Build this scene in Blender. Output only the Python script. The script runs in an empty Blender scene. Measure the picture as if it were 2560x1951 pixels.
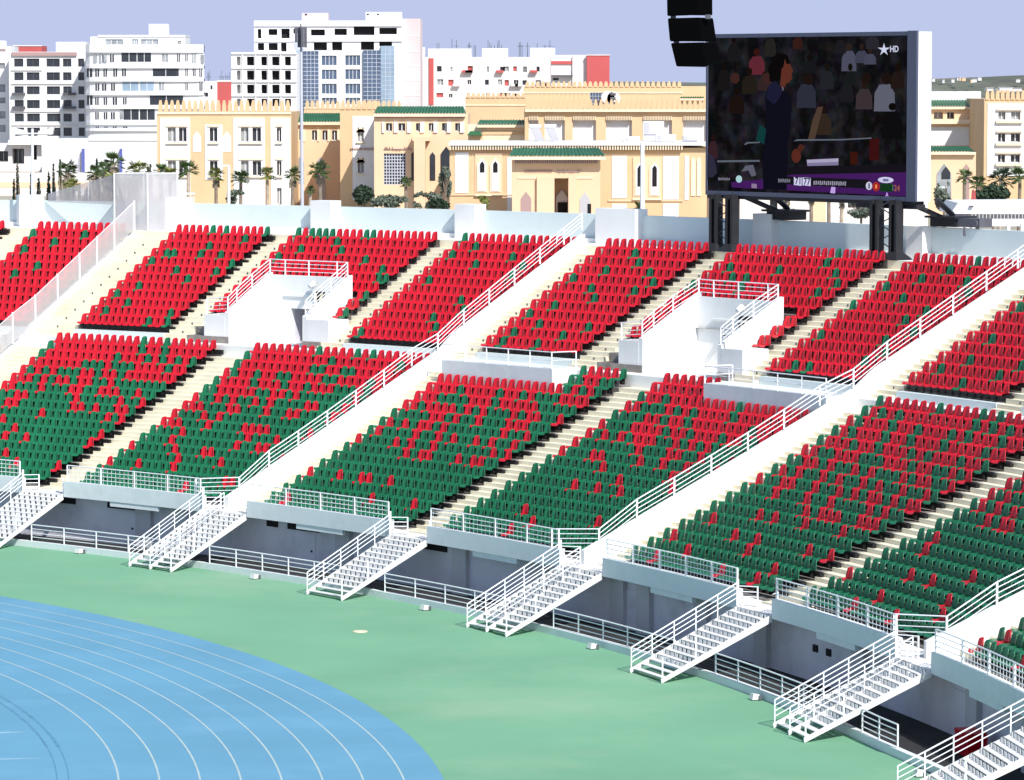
import bpy, math, random
from mathutils import Vector, Matrix
import numpy as np
rnd = random.Random(7)
sc = bpy.context.scene
COL = sc.collection
rad = math.radians
# ------------------------------------------------------------------ helpers
def lin(c):
    return tuple(((x/255)/12.92 if x/255 <= .04045 else ((x/255+.055)/1.055)**2.4) for x in c)
EXPO = 0.0
def mat(name, col, rough=.7, metal=0., noise=.0, nscale=2., bump=0., bscale=20., spec=.3, dirt=None, dscale=.35, damt=.35, srgb=False):
    m = bpy.data.materials.new(name); m.use_nodes = True
    nt = m.node_tree; N = nt.nodes; L = nt.links
    b = N['Principled BSDF']; b.inputs['Roughness'].default_value = rough; b.inputs['Metallic'].default_value = metal
    b.inputs['Specular IOR Level'].default_value = spec
    if srgb: col = lin(col)
    tc = N.new('ShaderNodeTexCoord')
    base = N.new('ShaderNodeRGB'); base.outputs[0].default_value = (*col, 1); out = base.outputs[0]
    if noise:
        n = N.new('ShaderNodeTexNoise'); n.inputs['Scale'].default_value = nscale; n.inputs['Detail'].default_value = 6
        L.new(tc.outputs['Object'], n.inputs['Vector'])
        mr = N.new('ShaderNodeMapRange'); mr.inputs['From Min'].default_value = .3; mr.inputs['From Max'].default_value = .7
        mr.inputs['To Min'].default_value = 1-noise; mr.inputs['To Max'].default_value = 1+noise
        L.new(n.outputs['Fac'], mr.inputs['Value'])
        mx = N.new('ShaderNodeMix'); mx.data_type = 'RGBA'; mx.blend_type = 'MULTIPLY'; mx.inputs[0].default_value = 1
        L.new(out, mx.inputs[6]); L.new(mr.outputs[0], mx.inputs[7]); out = mx.outputs[2]
    if dirt:
        n = N.new('ShaderNodeTexNoise'); n.inputs['Scale'].default_value = dscale; n.inputs['Detail'].default_value = 8; n.inputs['Roughness'].default_value = .65
        L.new(tc.outputs['Object'], n.inputs['Vector'])
        mr = N.new('ShaderNodeMapRange'); mr.inputs['From Min'].default_value = .5; mr.inputs['From Max'].default_value = .72
        mr.inputs['To Max'].default_value = damt
        L.new(n.outputs['Fac'], mr.inputs['Value'])
        mx = N.new('ShaderNodeMix'); mx.data_type = 'RGBA'
        L.new(mr.outputs[0], mx.inputs[0]); L.new(out, mx.inputs[6]); mx.inputs[7].default_value = (*dirt, 1); out = mx.outputs[2]
    L.new(out, b.inputs['Base Color'])
    if bump:
        n = N.new('ShaderNodeTexNoise'); n.inputs['Scale'].default_value = bscale; n.inputs['Detail'].default_value = 5
        L.new(tc.outputs['Object'], n.inputs['Vector'])
        bp = N.new('ShaderNodeBump'); bp.inputs['Strength'].default_value = bump; bp.inputs['Distance'].default_value = .05
        L.new(n.outputs['Fac'], bp.inputs['Height']); L.new(bp.outputs[0], b.inputs['Normal'])
    return m
def emis(name, srgbcol, k=1.):
    m = bpy.data.materials.new(name); m.use_nodes = True; nt = m.node_tree
    nt.nodes.remove(nt.nodes['Principled BSDF'])
    e = nt.nodes.new('ShaderNodeEmission'); e.inputs[0].default_value = (*lin(srgbcol), 1); e.inputs[1].default_value = k/2**EXPO_V
    nt.links.new(e.outputs[0], nt.nodes['Material Output'].inputs[0]); return m
EXPO_V = 0.42
def tag(o, label=None, cat=None, group=None, kind=None):
    if label: o['label'] = label
    if cat: o['category'] = cat
    if group: o['group'] = group
    if kind: o['kind'] = kind
    return o
def empty(name, loc=(0, 0, 0), rz=0., label=None, cat=None, group=None):
    o = bpy.data.objects.new(name, None); COL.objects.link(o); o.location = loc; o.rotation_euler = (0, 0, rz); o.empty_display_size = .3
    return tag(o, label, cat, group)
class MB:
    def __init__(s): s.v = []; s.f = []; s.m = []
    def quad(s, a, b, c, d, m=0):
        i = len(s.v); s.v += [a, b, c, d]; s.f.append((i, i+1, i+2, i+3)); s.m.append(m)
    def tri(s, a, b, c, m=0):
        i = len(s.v); s.v += [a, b, c]; s.f.append((i, i+1, i+2)); s.m.append(m)
    def hexa(s, p, m=0):   # p: 4 bottom (ccw) + 4 top
        i = len(s.v); s.v += [tuple(q) for q in p]
        for f in ((3, 2, 1, 0), (4, 5, 6, 7), (0, 1, 5, 4), (1, 2, 6, 5), (2, 3, 7, 6), (3, 0, 4, 7)):
            s.f.append(tuple(i+k for k in f)); s.m.append(m)
    def box(s, x0, x1, y0, y1, z0, z1, m=0):
        s.hexa([(x0, y0, z0), (x1, y0, z0), (x1, y1, z0), (x0, y1, z0), (x0, y0, z1), (x1, y0, z1), (x1, y1, z1), (x0, y1, z1)], m)
    def polar(s, t0, t1, r0, r1, z0, z1, step=.6, m=0, zo0=None, zo1=None, z00=None):   # polar box, t in degrees; zo*: top z at r1
        n = max(1, int(math.ceil(abs(t1-t0)/step))); za = z1; zb = z1 if zo1 is None else zo1; zc = z0 if zo0 is None else zo0
        i = len(s.v)
        for k in range(n+1):
            t = t0+(t1-t0)*k/n
            s.v += [P(t, r0, z0), P(t, r1, zc), P(t, r1, zb), P(t, r0, za)]
        for k in range(n):
            a = i+4*k; b = a+4
            for j in range(4):
                s.f.append((a+j, a+(j+1) % 4, b+(j+1) % 4, b+j)); s.m.append(m)
        s.f.append((i+3, i+2, i+1, i)); s.m.append(m)
        a = i+4*n; s.f.append((a, a+1, a+2, a+3)); s.m.append(m)
    def sweep(s, t0, t1, prof, step=.6, m=0):   # open profile [(R,z)..] swept
        n = max(1, int(math.ceil(abs(t1-t0)/step))); i = len(s.v); q = len(prof)
        for k in range(n+1):
            t = t0+(t1-t0)*k/n
            s.v += [P(t, r, z) for r, z in prof]
        for k in range(n):
            for j in range(q-1):
                a = i+k*q+j; s.f.append((a, a+q, a+q+1, a+1)); s.m.append(m)
    def tube(s, pts, r, n=6, m=0, cap=True, r1=None):
        pts = [Vector(p) for p in pts]; i = len(s.v); K = len(pts)
        for k, p in enumerate(pts):
            d = (pts[min(k+1, K-1)]-pts[max(k-1, 0)]).normalized()
            u = d.cross(Vector((0, 0, 1)));
            if u.length < 1e-3: u = Vector((1, 0, 0))
            u.normalize(); w = u.cross(d)
            rr = r if r1 is None else r+(r1-r)*k/(K-1)
            for j in range(n):
                a = 2*math.pi*j/n; s.v.append(tuple(p+u*rr*math.cos(a)+w*rr*math.sin(a)))
        for k in range(K-1):
            for j in range(n):
                a = i+k*n; s.f.append((a+j, a+(j+1) % n, a+n+(j+1) % n, a+n+j)); s.m.append(m)
        if cap:
            s.f.append(tuple(i+j for j in range(n))[::-1]); s.m.append(m)
            s.f.append(tuple(i+(K-1)*n+j for j in range(n))); s.m.append(m)
    def prism(s, poly, y0, y1, m=0):   # poly of (x,z), extruded along y
        i = len(s.v); n = len(poly)
        s.v += [(x, y0, z) for x, z in poly]+[(x, y1, z) for x, z in poly]
        s.f.append(tuple(range(i, i+n))); s.f.append(tuple(range(i+2*n-1, i+n-1, -1))); s.m += [m, m]
        for k in range(n):
            s.f.append((i+(k+1) % n, i+k, i+n+k, i+n+(k+1) % n)); s.m.append(m)
    def build(s, name, mats, parent=None, smooth=False, local=False):
        if not isinstance(mats, (list, tuple)): mats = [mats]
        me = bpy.data.meshes.new(name)
        v = s.v
        if parent is not None and not local:
            l = Vector((0, 0, 0)); q = parent
            while q is not None: l += q.location; q = q.parent
            v = [(a-l.x, b-l.y, c-l.z) for a, b, c in v]
        me.from_pydata(v, [], s.f)
        for mm in mats: me.materials.append(mm)
        if len(mats) > 1: me.polygons.foreach_set('material_index', s.m)
        if smooth: me.polygons.foreach_set('use_smooth', [True]*len(me.polygons))
        me.update()
        o = bpy.data.objects.new(name, me); COL.objects.link(o)
        if parent is not None: o.parent = parent
        return o
def P(t, r, z):
    t = math.radians(t); return (r*math.cos(t), r*math.sin(t), z)
def recalc(o):
    import bmesh
    bm = bmesh.new(); bm.from_mesh(o.data); bmesh.ops.recalc_face_normals(bm, faces=bm.faces); bm.to_mesh(o.data); bm.free(); return o
# ------------------------------------------------------------------ camera
CAM = Vector((93.3093, -106.2432, 23.5)); F = 9500.; PIT = math.atan2(975.5-205, F)
cd = bpy.data.cameras.new('camera'); cam = bpy.data.objects.new('camera', cd); COL.objects.link(cam)
cam.location = CAM; cam.rotation_euler = (math.pi/2-PIT, 0, 0)
cd.sensor_width = 36; cd.lens = F*36/2560; cd.clip_start = 1; cd.clip_end = 20000
sc.camera = cam
def pt(u, v, D):
    a = (u-1280)/F; b = -(v-975.5)/F; cp, sp = math.cos(PIT), math.sin(PIT)
    dx, dy, dz = a, cp+sp*b, -sp+cp*b; t = D/dy
    return Vector((CAM.x+dx*t, CAM.y+D, CAM.z+dz*t))
def proj(p):
    x, y, z = p[0]-CAM.x, p[1]-CAM.y, p[2]-CAM.z; cp, sp = math.cos(PIT), math.sin(PIT)
    d = y*cp-z*sp; return 1280+F*x/d, 975.5-F*(y*sp+z*cp)/d, d
# ------------------------------------------------------------------ world, sun
SUN_EL, SUN_AZ = 42., -62.      # azimuth measured from +x
w = bpy.data.worlds.new('World'); sc.world = w; w.use_nodes = True
nt = w.node_tree; bg = nt.nodes['Background']
sky = nt.nodes.new('ShaderNodeTexSky'); sky.sky_type = 'NISHITA'; sky.sun_disc = False
sky.sun_elevation = rad(SUN_EL); sky.sun_rotation = rad(90-SUN_AZ)
sky.altitude = 50; sky.air_density = 1.; sky.dust_density = .4; sky.ozone_density = 3.
SKYK = .13
hsv = nt.nodes.new('ShaderNodeMix'); hsv.data_type = 'RGBA'; hsv.blend_type = 'MULTIPLY'; hsv.inputs[0].default_value = 1
hsv.inputs[7].default_value = (1.08, 1.0, .88, 1)
# the pale lavender summer haze that lies along the horizon, blended by elevation into the sky model above
wtc = nt.nodes.new('ShaderNodeTexCoord'); sep = nt.nodes.new('ShaderNodeSeparateXYZ'); nt.links.new(wtc.outputs['Generated'], sep.inputs[0])
mr = nt.nodes.new('ShaderNodeMapRange'); mr.interpolation_type = 'SMOOTHSTEP'; mr.inputs['From Min'].default_value = .03; mr.inputs['From Max'].default_value = .30
nt.links.new(sep.outputs['Z'], mr.inputs['Value'])
mxs = nt.nodes.new('ShaderNodeMix'); mxs.data_type = 'RGBA'; HZC = tuple(x/SKYK/2**EXPO_V for x in lin((190, 201, 236)))
mxs.inputs[6].default_value = (*HZC, 1); nt.links.new(mr.outputs[0], mxs.inputs[0]); nt.links.new(hsv.outputs[2], mxs.inputs[7])
nt.links.new(sky.outputs[0], hsv.inputs[6]); nt.links.new(mxs.outputs[2], bg.inputs[0])
bg.inputs[1].default_value = SKYK
sd = bpy.data.lights.new('sun', 'SUN'); sun = bpy.data.objects.new('sun', sd); COL.objects.link(sun)
sd.energy = 4.1; sd.angle = rad(.5); sd.color = (1., .965, .9)
dirv = Vector((math.cos(rad(SUN_AZ))*math.cos(rad(SUN_EL)), math.sin(rad(SUN_AZ))*math.cos(rad(SUN_EL)), math.sin(rad(SUN_EL))))
sun.rotation_euler = dirv.to_track_quat('Z', 'Y').to_euler()
sc.view_settings.view_transform = 'Standard'; sc.view_settings.look = 'None'; sc.view_settings.exposure = EXPO_V; sc.view_settings.gamma = 1
sc.cycles.max_bounces = 6; sc.cycles.diffuse_bounces = 3; sc.cycles.transparent_max_bounces = 8
# ------------------------------------------------------------------ materials
M = {}
M['turf'] = mat('turf_green', (.172, .385, .24), .9, noise=.09, nscale=.12, bump=.15, bscale=60, dirt=(.34, .46, .33), dscale=.09, damt=.45)
M['track'] = mat('track_blue', (.125, .315, .46), .85, noise=.06, nscale=.15, bump=.12, bscale=70, dirt=(.17, .38, .56), dscale=.2, damt=.5)
M['line'] = mat('line_paint', (.42, .52, .52), .8, noise=.08, nscale=1.2)
M['tyre'] = mat('tyre_rubber_mark', (.10, .26, .42), .9, noise=.2, nscale=3)
M['chalk'] = mat('worn_white_paint', (.25, .43, .58), .9, noise=.12, nscale=1.5)
M['white'] = mat('white_painted_concrete', (.80, .80, .79), .8, noise=.04, nscale=.5, bump=.08, bscale=8, dirt=(.6, .6, .57), dscale=.4, damt=.35)
M['mint'] = mat('pale_mint_wall_paint', (.66, .74, .74), .8, noise=.04, nscale=.3, bump=.06, bscale=8, dirt=(.52, .58, .57), dscale=.25, damt=.35)
M['parapet'] = mat('weathered_pale_paint', (.72, .765, .78), .85, noise=.07, nscale=.5, bump=.12, bscale=8, dirt=(.45, .50, .50), dscale=.5, damt=.5)
M['cream'] = mat('cream_concrete', (.80, .74, .58), .85, noise=.07, nscale=.7, bump=.1, bscale=12, dirt=(.58, .53, .42), dscale=.8, damt=.5)
M['tread'] = mat('shade_darkened_tread', (.24, .22, .20), .9, noise=.3, nscale=1.5)  # concrete under the seats, darkened to hold the shade between rows
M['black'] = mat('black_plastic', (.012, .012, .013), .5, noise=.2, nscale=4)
M['grey'] = mat('grey_corridor_wall', (.62, .60, .67), .9, noise=.06, nscale=.6, dirt=(.33, .32, .36), dscale=.5, damt=.5)
M['grey2'] = mat('darker_grey_pillar', (.47, .46, .49), .9, noise=.05, nscale=.6)
M['asphalt'] = mat('asphalt_dark', (.03, .03, .032), .95, noise=.2, nscale=.8)
M['red'] = mat('red_seat_plastic', (.62, .010, .026), .38, noise=.10, nscale=.45, spec=.4)
M['green'] = mat('green_seat_plastic', (.011, .165, .07), .33, noise=.14, nscale=.45, spec=.4)
M['rail'] = mat('white_rail_paint', (.80, .82, .85), .45, noise=.05, nscale=2, spec=.4)
M['stairm'] = mat('white_painted_steel', (.78, .77, .76), .55, noise=.05, nscale=1.5, dirt=(.5, .45, .4), dscale=1.2, damt=.3)
M['hole'] = mat('dark_opening', (.012, .012, .014), .9)
M['steel'] = mat('black_steel', (.022, .022, .026), .5, noise=.2, nscale=1.5)
M['steel2'] = mat('dark_grey_steel', (.10, .10, .12), .5, noise=.1, nscale=1.5)
M['screenside'] = mat('screen_white_cladding', (.82, .83, .86), .5)
M['screenframe'] = mat('screen_frame_grey', (.09, .10, .15), .5)
M['outer'] = mat('outer_ground_dust', (.42, .38, .31), .95, noise=.15, nscale=.03, dirt=(.25, .27, .17), dscale=.01, damt=.8)
M['bwhite'] = mat('render_white', (.74, .74, .76), .85, noise=.05, nscale=.1, dirt=(.55, .55, .56), dscale=.06, damt=.35)
M['bwhite2'] = mat('render_warm_white', (.74, .70, .68), .85, noise=.05, nscale=.1, dirt=(.6, .52, .5), dscale=.06, damt=.35)
M['bpink'] = mat('bare_pinkish_concrete', (.62, .53, .54), .9, noise=.08, nscale=.15, dirt=(.5, .42, .42), dscale=.1, damt=.5)
M['bred'] = mat('brick_red_paint', (.50, .10, .10), .85, noise=.08, nscale=.1)
M['bbrown'] = mat('brown_fascia', (.40, .27, .26), .8)
M['ochre'] = mat('ochre_render', (.68, .47, .28), .85, noise=.07, nscale=.25, dirt=(.60, .42, .25), dscale=.15, damt=.4)
M['ochre2'] = mat('peach_render', (.78, .55, .37), .85, noise=.06, nscale=.25, dirt=(.72, .5, .33), dscale=.15, damt=.35)
M['cream2'] = mat('carved_cream_stone', (.82, .68, .50), .85, noise=.08, nscale=1.2)
M['roofg'] = mat('green_roof_tiles', (.035, .14, .065), .5, noise=.15, nscale=.8)
M['pane'] = mat('dark_window_glass', (.03, .035, .045), .15, spec=.6, noise=.3, nscale=.4)
M['paneb'] = mat('blue_curtain_glass', (.075, .11, .175), .12, spec=.7, noise=.25, nscale=.15)
M['panel'] = mat('pale_blue_glass_tile', (.26, .35, .45), .2, spec=.6, noise=.15, nscale=.25)
M['paneg'] = mat('curtained_window', (.30, .32, .34), .3, noise=.3, nscale=.6)
M['trunk'] = mat('palm_trunk', (.24, .19, .15), .95, noise=.25, nscale=2)
M['trunkp'] = mat('palm_trunk_pale', (.42, .34, .27), .95, noise=.25, nscale=2)
M['palm'] = mat('palm_fronds', (.075, .12, .04), .6, noise=.35, nscale=.8)
M['palmy'] = mat('palm_fronds_yellow', (.20, .22, .06), .6, noise=.3, nscale=.8)
M['palmd'] = mat('dry_palm_skirt', (.26, .22, .16), .9, noise=.3, nscale=1)
M['leafd'] = mat('dark_foliage', (.035, .06, .035), .7, noise=.4, nscale=.6)
M['leafg'] = mat('grey_green_foliage', (.14, .17, .13), .8, noise=.35, nscale=.6)
M['cyp'] = mat('cypress_foliage', (.012, .035, .024), .8, noise=.4, nscale=.8)
M['galv'] = mat('galvanised_pole', (.50, .52, .60), .5, noise=.05, nscale=1)
M['hill'] = mat('hill_scrub', (.12, .13, .10), .95, noise=.3, nscale=.012, dirt=(.3, .27, .22), dscale=.02, damt=.6)
M['sea'] = mat('far_water', (.05, .16, .36), .3)
M['tiled'] = mat('blue_fabric', (.10, .12, .38), .8)
M['spk'] = mat('shade_black_cabinet', (.0016, .0016, .0018), .95, spec=.02)  # cabinet black deepened to carry the shade of the unseen roof
M['sign'] = mat('sign_black', (.015, .013, .01), .5)
M['signy'] = mat('sign_cream', (.72, .66, .42), .6)
M['lamp'] = mat('lamp_housing', (.72, .72, .70), .5)
M['glass'] = mat('dusty_fence_sheet', (.62, .60, .62), .6)
nt = M['glass'].node_tree; b = nt.nodes['Principled BSDF']; tr = nt.nodes.new('ShaderNodeBsdfTransparent'); mx = nt.nodes.new('ShaderNodeMixShader')
mx.inputs[0].default_value = .42; nt.links.new(tr.outputs[0], mx.inputs[1]); nt.links.new(b.outputs[0], mx.inputs[2]); nt.links.new(mx.outputs[0], nt.nodes['Material Output'].inputs[0])
# ------------------------------------------------------------------ stadium constants
R1, Z1, DD, EE = 114.4555, 2.7273, .8156, .3757
R2, Z2, E2 = 129.5, 9.87, .436
def zl(k): return Z1+k*EE+.0025*(k-8)**2
def fl(k): return zl(k)-.4          # lower tread level
def fu(k): return Z2+k*E2-.4        # upper tread level
RL = R1-.5                          # front of tread 0
RU = R2-.6
RP = 112.2
RC = 109.45
WALLS = [59.25, 45.47, 31.42, 16.32, 2.2]     # dividing walls between sectors
STAIRS = [(52.7, 51.2, False), (45.95, 44.28, True), (38.67, 37.2, False), (31.75, 29.99, True), (24.13, 22.6, False), (16.76, 15.04, True), (9.4, 7.75, False)]
LB = [('b0', 72., 60.6, 40), ('b1', 58.05, 52.8, 21), ('b2', 51.6, 45.7, 23), ('b3', 44.75, 39.1, 21), ('b4', 37.9, 31.65, 22), ('b5', 30.65, 24.4, 21), ('b6', 23.2, 16.55, 22), ('b7', 15.7, 10., 19), ('b8', 8.8, 2.6, 20)]
UB = [('u0', 66.6, 63.1, 17), ('u1', 62.15, 59.45, 12), ('u2', 57.95, 55.05, 14), ('u3', 54.3, 49.93, 21), ('u4', 49.2, 45.65, 17), ('u5', 44.8, 41.6, 14), ('u6', 40.8, 36.2, 21), ('u7', 35.35, 31.62, 16), ('u8', 30.75, 27.35, 14), ('u9', 26.5, 21.9, 20), ('u10', 21., 16.6, 19)]
T0, T1 = -6., 74.
# ------------------------------------------------------------------ ground
def disc(name, cx, cy, r, z, m, n=160, r0=0.):
    b = MB(); pr = [(cx+r*math.cos(2*math.pi*i/n), cy+r*math.sin(2*math.pi*i/n), z) for i in range(n)]
    if r0 == 0:
        b.v = pr; b.f = [tuple(range(n))]; b.m = [0]
    else:
        q = [(cx+r0*math.cos(2*math.pi*i/n), cy+r0*math.sin(2*math.pi*i/n), z) for i in range(n)]
        b.v = pr+q; b.f = [(i, (i+1) % n, n+(i+1) % n, n+i) for i in range(n)]; b.m = [0]*n
    return tag(b.build(name, m), kind='structure')
TX, TY, RB, LN = 12.8857, 12.531, 67.6186, 1.369
disc('green_apron', 0, 0, 113.3, 0., M['turf'], 200)
disc('running_track', TX, TY, RB+LN*8-.02, .004, M['track'], 240)
b = MB()
for k in range(8):
    r = RB+LN*k; n = 260
    for i in range(n):
        a0, a1 = rad(-60+200*i/n), rad(-60+200*(i+1)/n)
        q = [(TX+rr*math.cos(a), TY+rr*math.sin(a), .008) for rr, a in ((r-.033, a0), (r+.033, a0), (r+.033, a1), (r-.033, a1))]
        b.quad(*q)
tag(b.build('lane_lines', M['line']), kind='structure')
b = MB()
for (x0, x1, y, hw) in ((66., 75.9, 29.95, .22), (66., 77.1, 24.6, .17)):
    for i in range(40):
        xa, xb = x0+(x1-x0)*i/40, x0+(x1-x0)*(i+1)/40; h = hw*(1 if i < 34 else (40-i)/6.); wv = .08*math.sin(i*.7)
        b.quad((xa, y-h+wv, .008), (xb, y-h+wv, .008), (xb, y+h+wv, .008), (xa, y+h+wv, .008))
tag(b.build('worn_paint_marks', M['chalk']), kind='structure')
b = MB()
for rr in (65.55, 65.95):
    for i in range(120):
        a0 = rad(2+21*i/120); a1 = a0+rad(.1 if i > 70 else .16)
        ww = .03+.05*rnd.random() if i > 60 else .02
        q = [(TX+r*math.cos(a), TY+r*math.sin(a), .008) for r, a in ((rr-ww, a0), (rr+ww, a0), (rr+ww, a1), (rr-ww, a1))]
        b.quad(*q)
tag(b.build('tyre_marks', M['tyre']), kind='structure')
# outer city ground: a ring reaching the horizon
b = MB(); n = 120; rr = [141.9, 300, 900, 3000, 9000]
for j, r in enumerate(rr):
    b.v += [(r*math.cos(2*math.pi*i/n), r*math.sin(2*math.pi*i/n), 8. if j < 3 else (2. if j == 3 else -6.)) for i in range(n)]
for j in range(len(rr)-1):
    for i in range(n): b.f.append((j*n+i, j*n+(i+1) % n, (j+1)*n+(i+1) % n, (j+1)*n+i)); b.m.append(0)
tag(b.build('ground', M['outer']), kind='structure')
disc('corridor_floor', 0, 0, 113.6, .006, M['asphalt'], 200, r0=109.7)
# ------------------------------------------------------------------ grandstand
G = empty('grandstand', (0, 0, 0), 0, 'white concrete grandstand bowl of two tiers curving round the green apron', 'grandstand')
AIS = []     # aisle strips on the lower / upper tier (cream)
def lower_spans():
    out = []; e = T1
    for n, a, c, N in LB:
        if e > a+.03: out.append((e, a, 1))
        out.append((a, c, 0)); e = c
    out.append((e, T0, 1)); return out
def upper_spans():
    out = []; e = T1
    for n, a, c, N in UB:
        if e > a+.03: out.append((e, a, 1))
        out.append((a, c, 0)); e = c
    out.append((e, T0, 1)); return out
# lower tier
PLAT = [(44.7, 40.95), (35.75, 31.5)]
bt = MB()
for a, c, ais in lower_spans():
    pf = [(RP+.25, 2.4), (RL, 2.4)]
    for k in range(17): pf += [(RL+DD*k, fl(k)), (RL+DD*(k+1), fl(k))]
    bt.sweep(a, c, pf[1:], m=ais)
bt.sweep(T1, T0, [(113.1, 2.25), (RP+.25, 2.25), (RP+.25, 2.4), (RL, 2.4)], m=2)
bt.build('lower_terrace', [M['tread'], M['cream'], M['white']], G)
ba = MB()     # half steps in the aisles
for a, c, ais in lower_spans():
    if not ais: continue
    aa, cc = a-.02, c+.02
    ba = MB()
    for k in range(1, 17): ba.polar(aa, cc, RL+DD*k-.38, RL+DD*k+.05, fl(k-1)-.01, (fl(k-1)+fl(k))/2, m=0)
    ba.polar(aa, cc, RL-.38, RL+.05, 2.39, (2.4+fl(0))/2+.03)
    ba.build('aisle_steps', M['cream'], G)
# platforms over the top rows
for a, c in PLAT:
    b = MB(); b.polar(a, c, RL+DD*15, 128.0, fl(14)-.05, 9.23); b.build('platform', M['parapet'], G)
# mid walkway
b = MB(); b.sweep(T1, T0, [(RL+DD*17, fl(16)-.02), (RL+DD*17, 9.1), (RU, 9.1)], m=0)
b.build('mid_walkway', M['white'], G)
# upper tier with the two vomitory cuts
VOM = [dict(a=52.95, c=50.55, bl=53.8, br=49.72, rb=132.4), dict(a=39.3, c=36.8, bl=40.25, br=35.9, rb=132.6)]
def upcut(t, k):
    for V in VOM:
        if V['c']-.15 < t < V['a']+.15 and RU+DD*(k+1) < V['rb']+.3: return True
    return False
bu = MB()
cuts = sorted(set([V[x] for V in VOM for x in ('a', 'c')]), reverse=True)
for a, c, ais in upper_spans():
    es = [a]+[x for x in cuts if c < x < a]+[c]
    for e0, e1 in zip(es[:-1], es[1:]):
        mid = (e0+e1)/2; inc = any(V['c'] < mid < V['a'] for V in VOM)
        pf = []
        for k in range(12):
            if inc and RU+DD*(k+1) < 132.7: continue
            r0 = RU+DD*k; r0 = max(r0, 132.45) if inc and not pf else r0
            pf += [(r0, fu(k)), (RU+DD*(k+1), fu(k))]
        if not inc: pf = [(RU, 9.1)]+pf
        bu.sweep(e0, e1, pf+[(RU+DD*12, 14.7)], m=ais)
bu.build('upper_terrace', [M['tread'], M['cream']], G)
ba = MB(); bn = MB()
for a, c, ais in upper_spans():
    if not ais: continue
    ba = MB(); bn = MB()
    for k in range(0, 12):
        z0 = 9.1 if k == 0 else fu(k-1)
        ba.polar(a-.02, c+.02, RU+DD*k-.36, RU+DD*k+.05, z0-.01, (z0+fu(k))/2)
        if k > 0 and 26 < (a+c)/2 < 60 and a-c > .7:
            tm = (a+c)/2-.08; rr = RU+DD*k-.362-.004; z = (z0+.05)
            bn.hexa([P(tm+dt, rr-dr, zz) for zz in (z, z+.11) for dt, dr in ((.022, .01), (-.022, .01), (-.022, 0), (.022, 0))])
    ba.build('aisle_steps', M['cream'], G)
    if bn.f: bn.build('row_numbers', M['steel2'], G)
for a, c, ais in upper_spans():
    if not ais and not any(V['br'] < (a+c)/2 < V['bl'] for V in VOM): b = MB(); b.polar(a, c, RU-.03, RU+.42, 9.1, fu(0)+.02); b.build('tier_edge', M['mint'], G)
# top walkway and back wall
b = MB(); b.sweep(T1, T0, [(RU+DD*12, 14.7), (141.5, 14.7)]); b.build('top_walkway', M['white'], G)
b = MB(); b.polar(T1, T0, 141.25, 141.65, 14.69, 14.95); b.build('wall_kerb', M['white'], G)
b = MB(); b.polar(T1, T0, 141.6, 141.95, 14.68, 16.27); b.build('back_wall', M['mint'], G)
b = MB(); b.sweep(T1, T0, [(142.0, 7.9), (142.0, 15.0), (141.7, 15.0)]); b.build('outer_wall', M['white'], G)
for t, wd in ((68., .5), (63.45, .55), (59.05, .55), (54.65, .6), (50.3, .6), (46.05, 1.2), (41.3, .55), (36.7, .5), (32., .5), (27.5, .5), (23., .5), (18.5, .5)):
    b = MB(); b.polar(t, t-wd, 141.0, 142.0, 14.71, 16.62 if wd > .52 else 16.3); b.build('pilaster', M['white'], G)
# parapet with gaps at the stairs
e = T1; gaps = [(a+.02, c-.02) for a, c, d in STAIRS]
for a, c in gaps+[(T0, T0)]:
    n = max(1, round((e-a)/3.6)) if e > a else 0
    if e > a:
        b = MB(); b.polar(e, a, RP, RP+.28, 2.3, 3.1); b.build('parapet', M['parapet'], G)
        b = MB(); b.polar((e+a)/2+.9, (e+a)/2-.9, RP+.04, RP+.24, 2.05, 2.302); b.build('parapet_drop', M['parapet'], G)
    e = c
b = MB(); b.sweep(T1, T0, [(RP, 2.299), (113.1, 2.299)]); b.build('gangway_soffit', M['grey2'], G)
# corridor wall
b = MB(); b.polar(T1, T0, 113.1, 113.4, -.02, 2.32); b.build('corridor_wall', M['grey'], G)
for t in (58.6, 55.2, 48.6, 47.2, 41., 36.4, 33.2, 29.95, 28.85, 26.4, 23.8, 19.4, 13.9, 11.):
    b = MB(); b.polar(t+.28, t-.28, 112.88, 113.1, 0., 2.297); b.build('corridor_pillar', M['grey2'], G)
for t in (49.4, 42.6, 29.4, 14.6):
    b = MB(); b.polar(t+.45, t-.45, 113.06, 113.101, .02, 1.75); o = b.build('corridor_door', M['grey'], G)
    b = MB(); b.polar(t-.3, t-.34, 113.0, 113.07, .85, .95); b.build('door_handle', M['black'], o)
for t0, t1 in ((51.9, 51.2), (50.0, 48.9), (43.2, 42.0), (38.2, 37.), (44.0, 43.6)):
    b = MB(); b.polar(t0, t1, 113.02, 113.101, 1.84, 2.12); b.build('vent_slot', M['hole'], G)
for t in (21.5, 20.9):
    b = MB(); b.polar(t+.1, t-.1, 113.04, 113.101, 1.22, 1.5); b.build('vent_hole', M['hole'], G)
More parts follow.
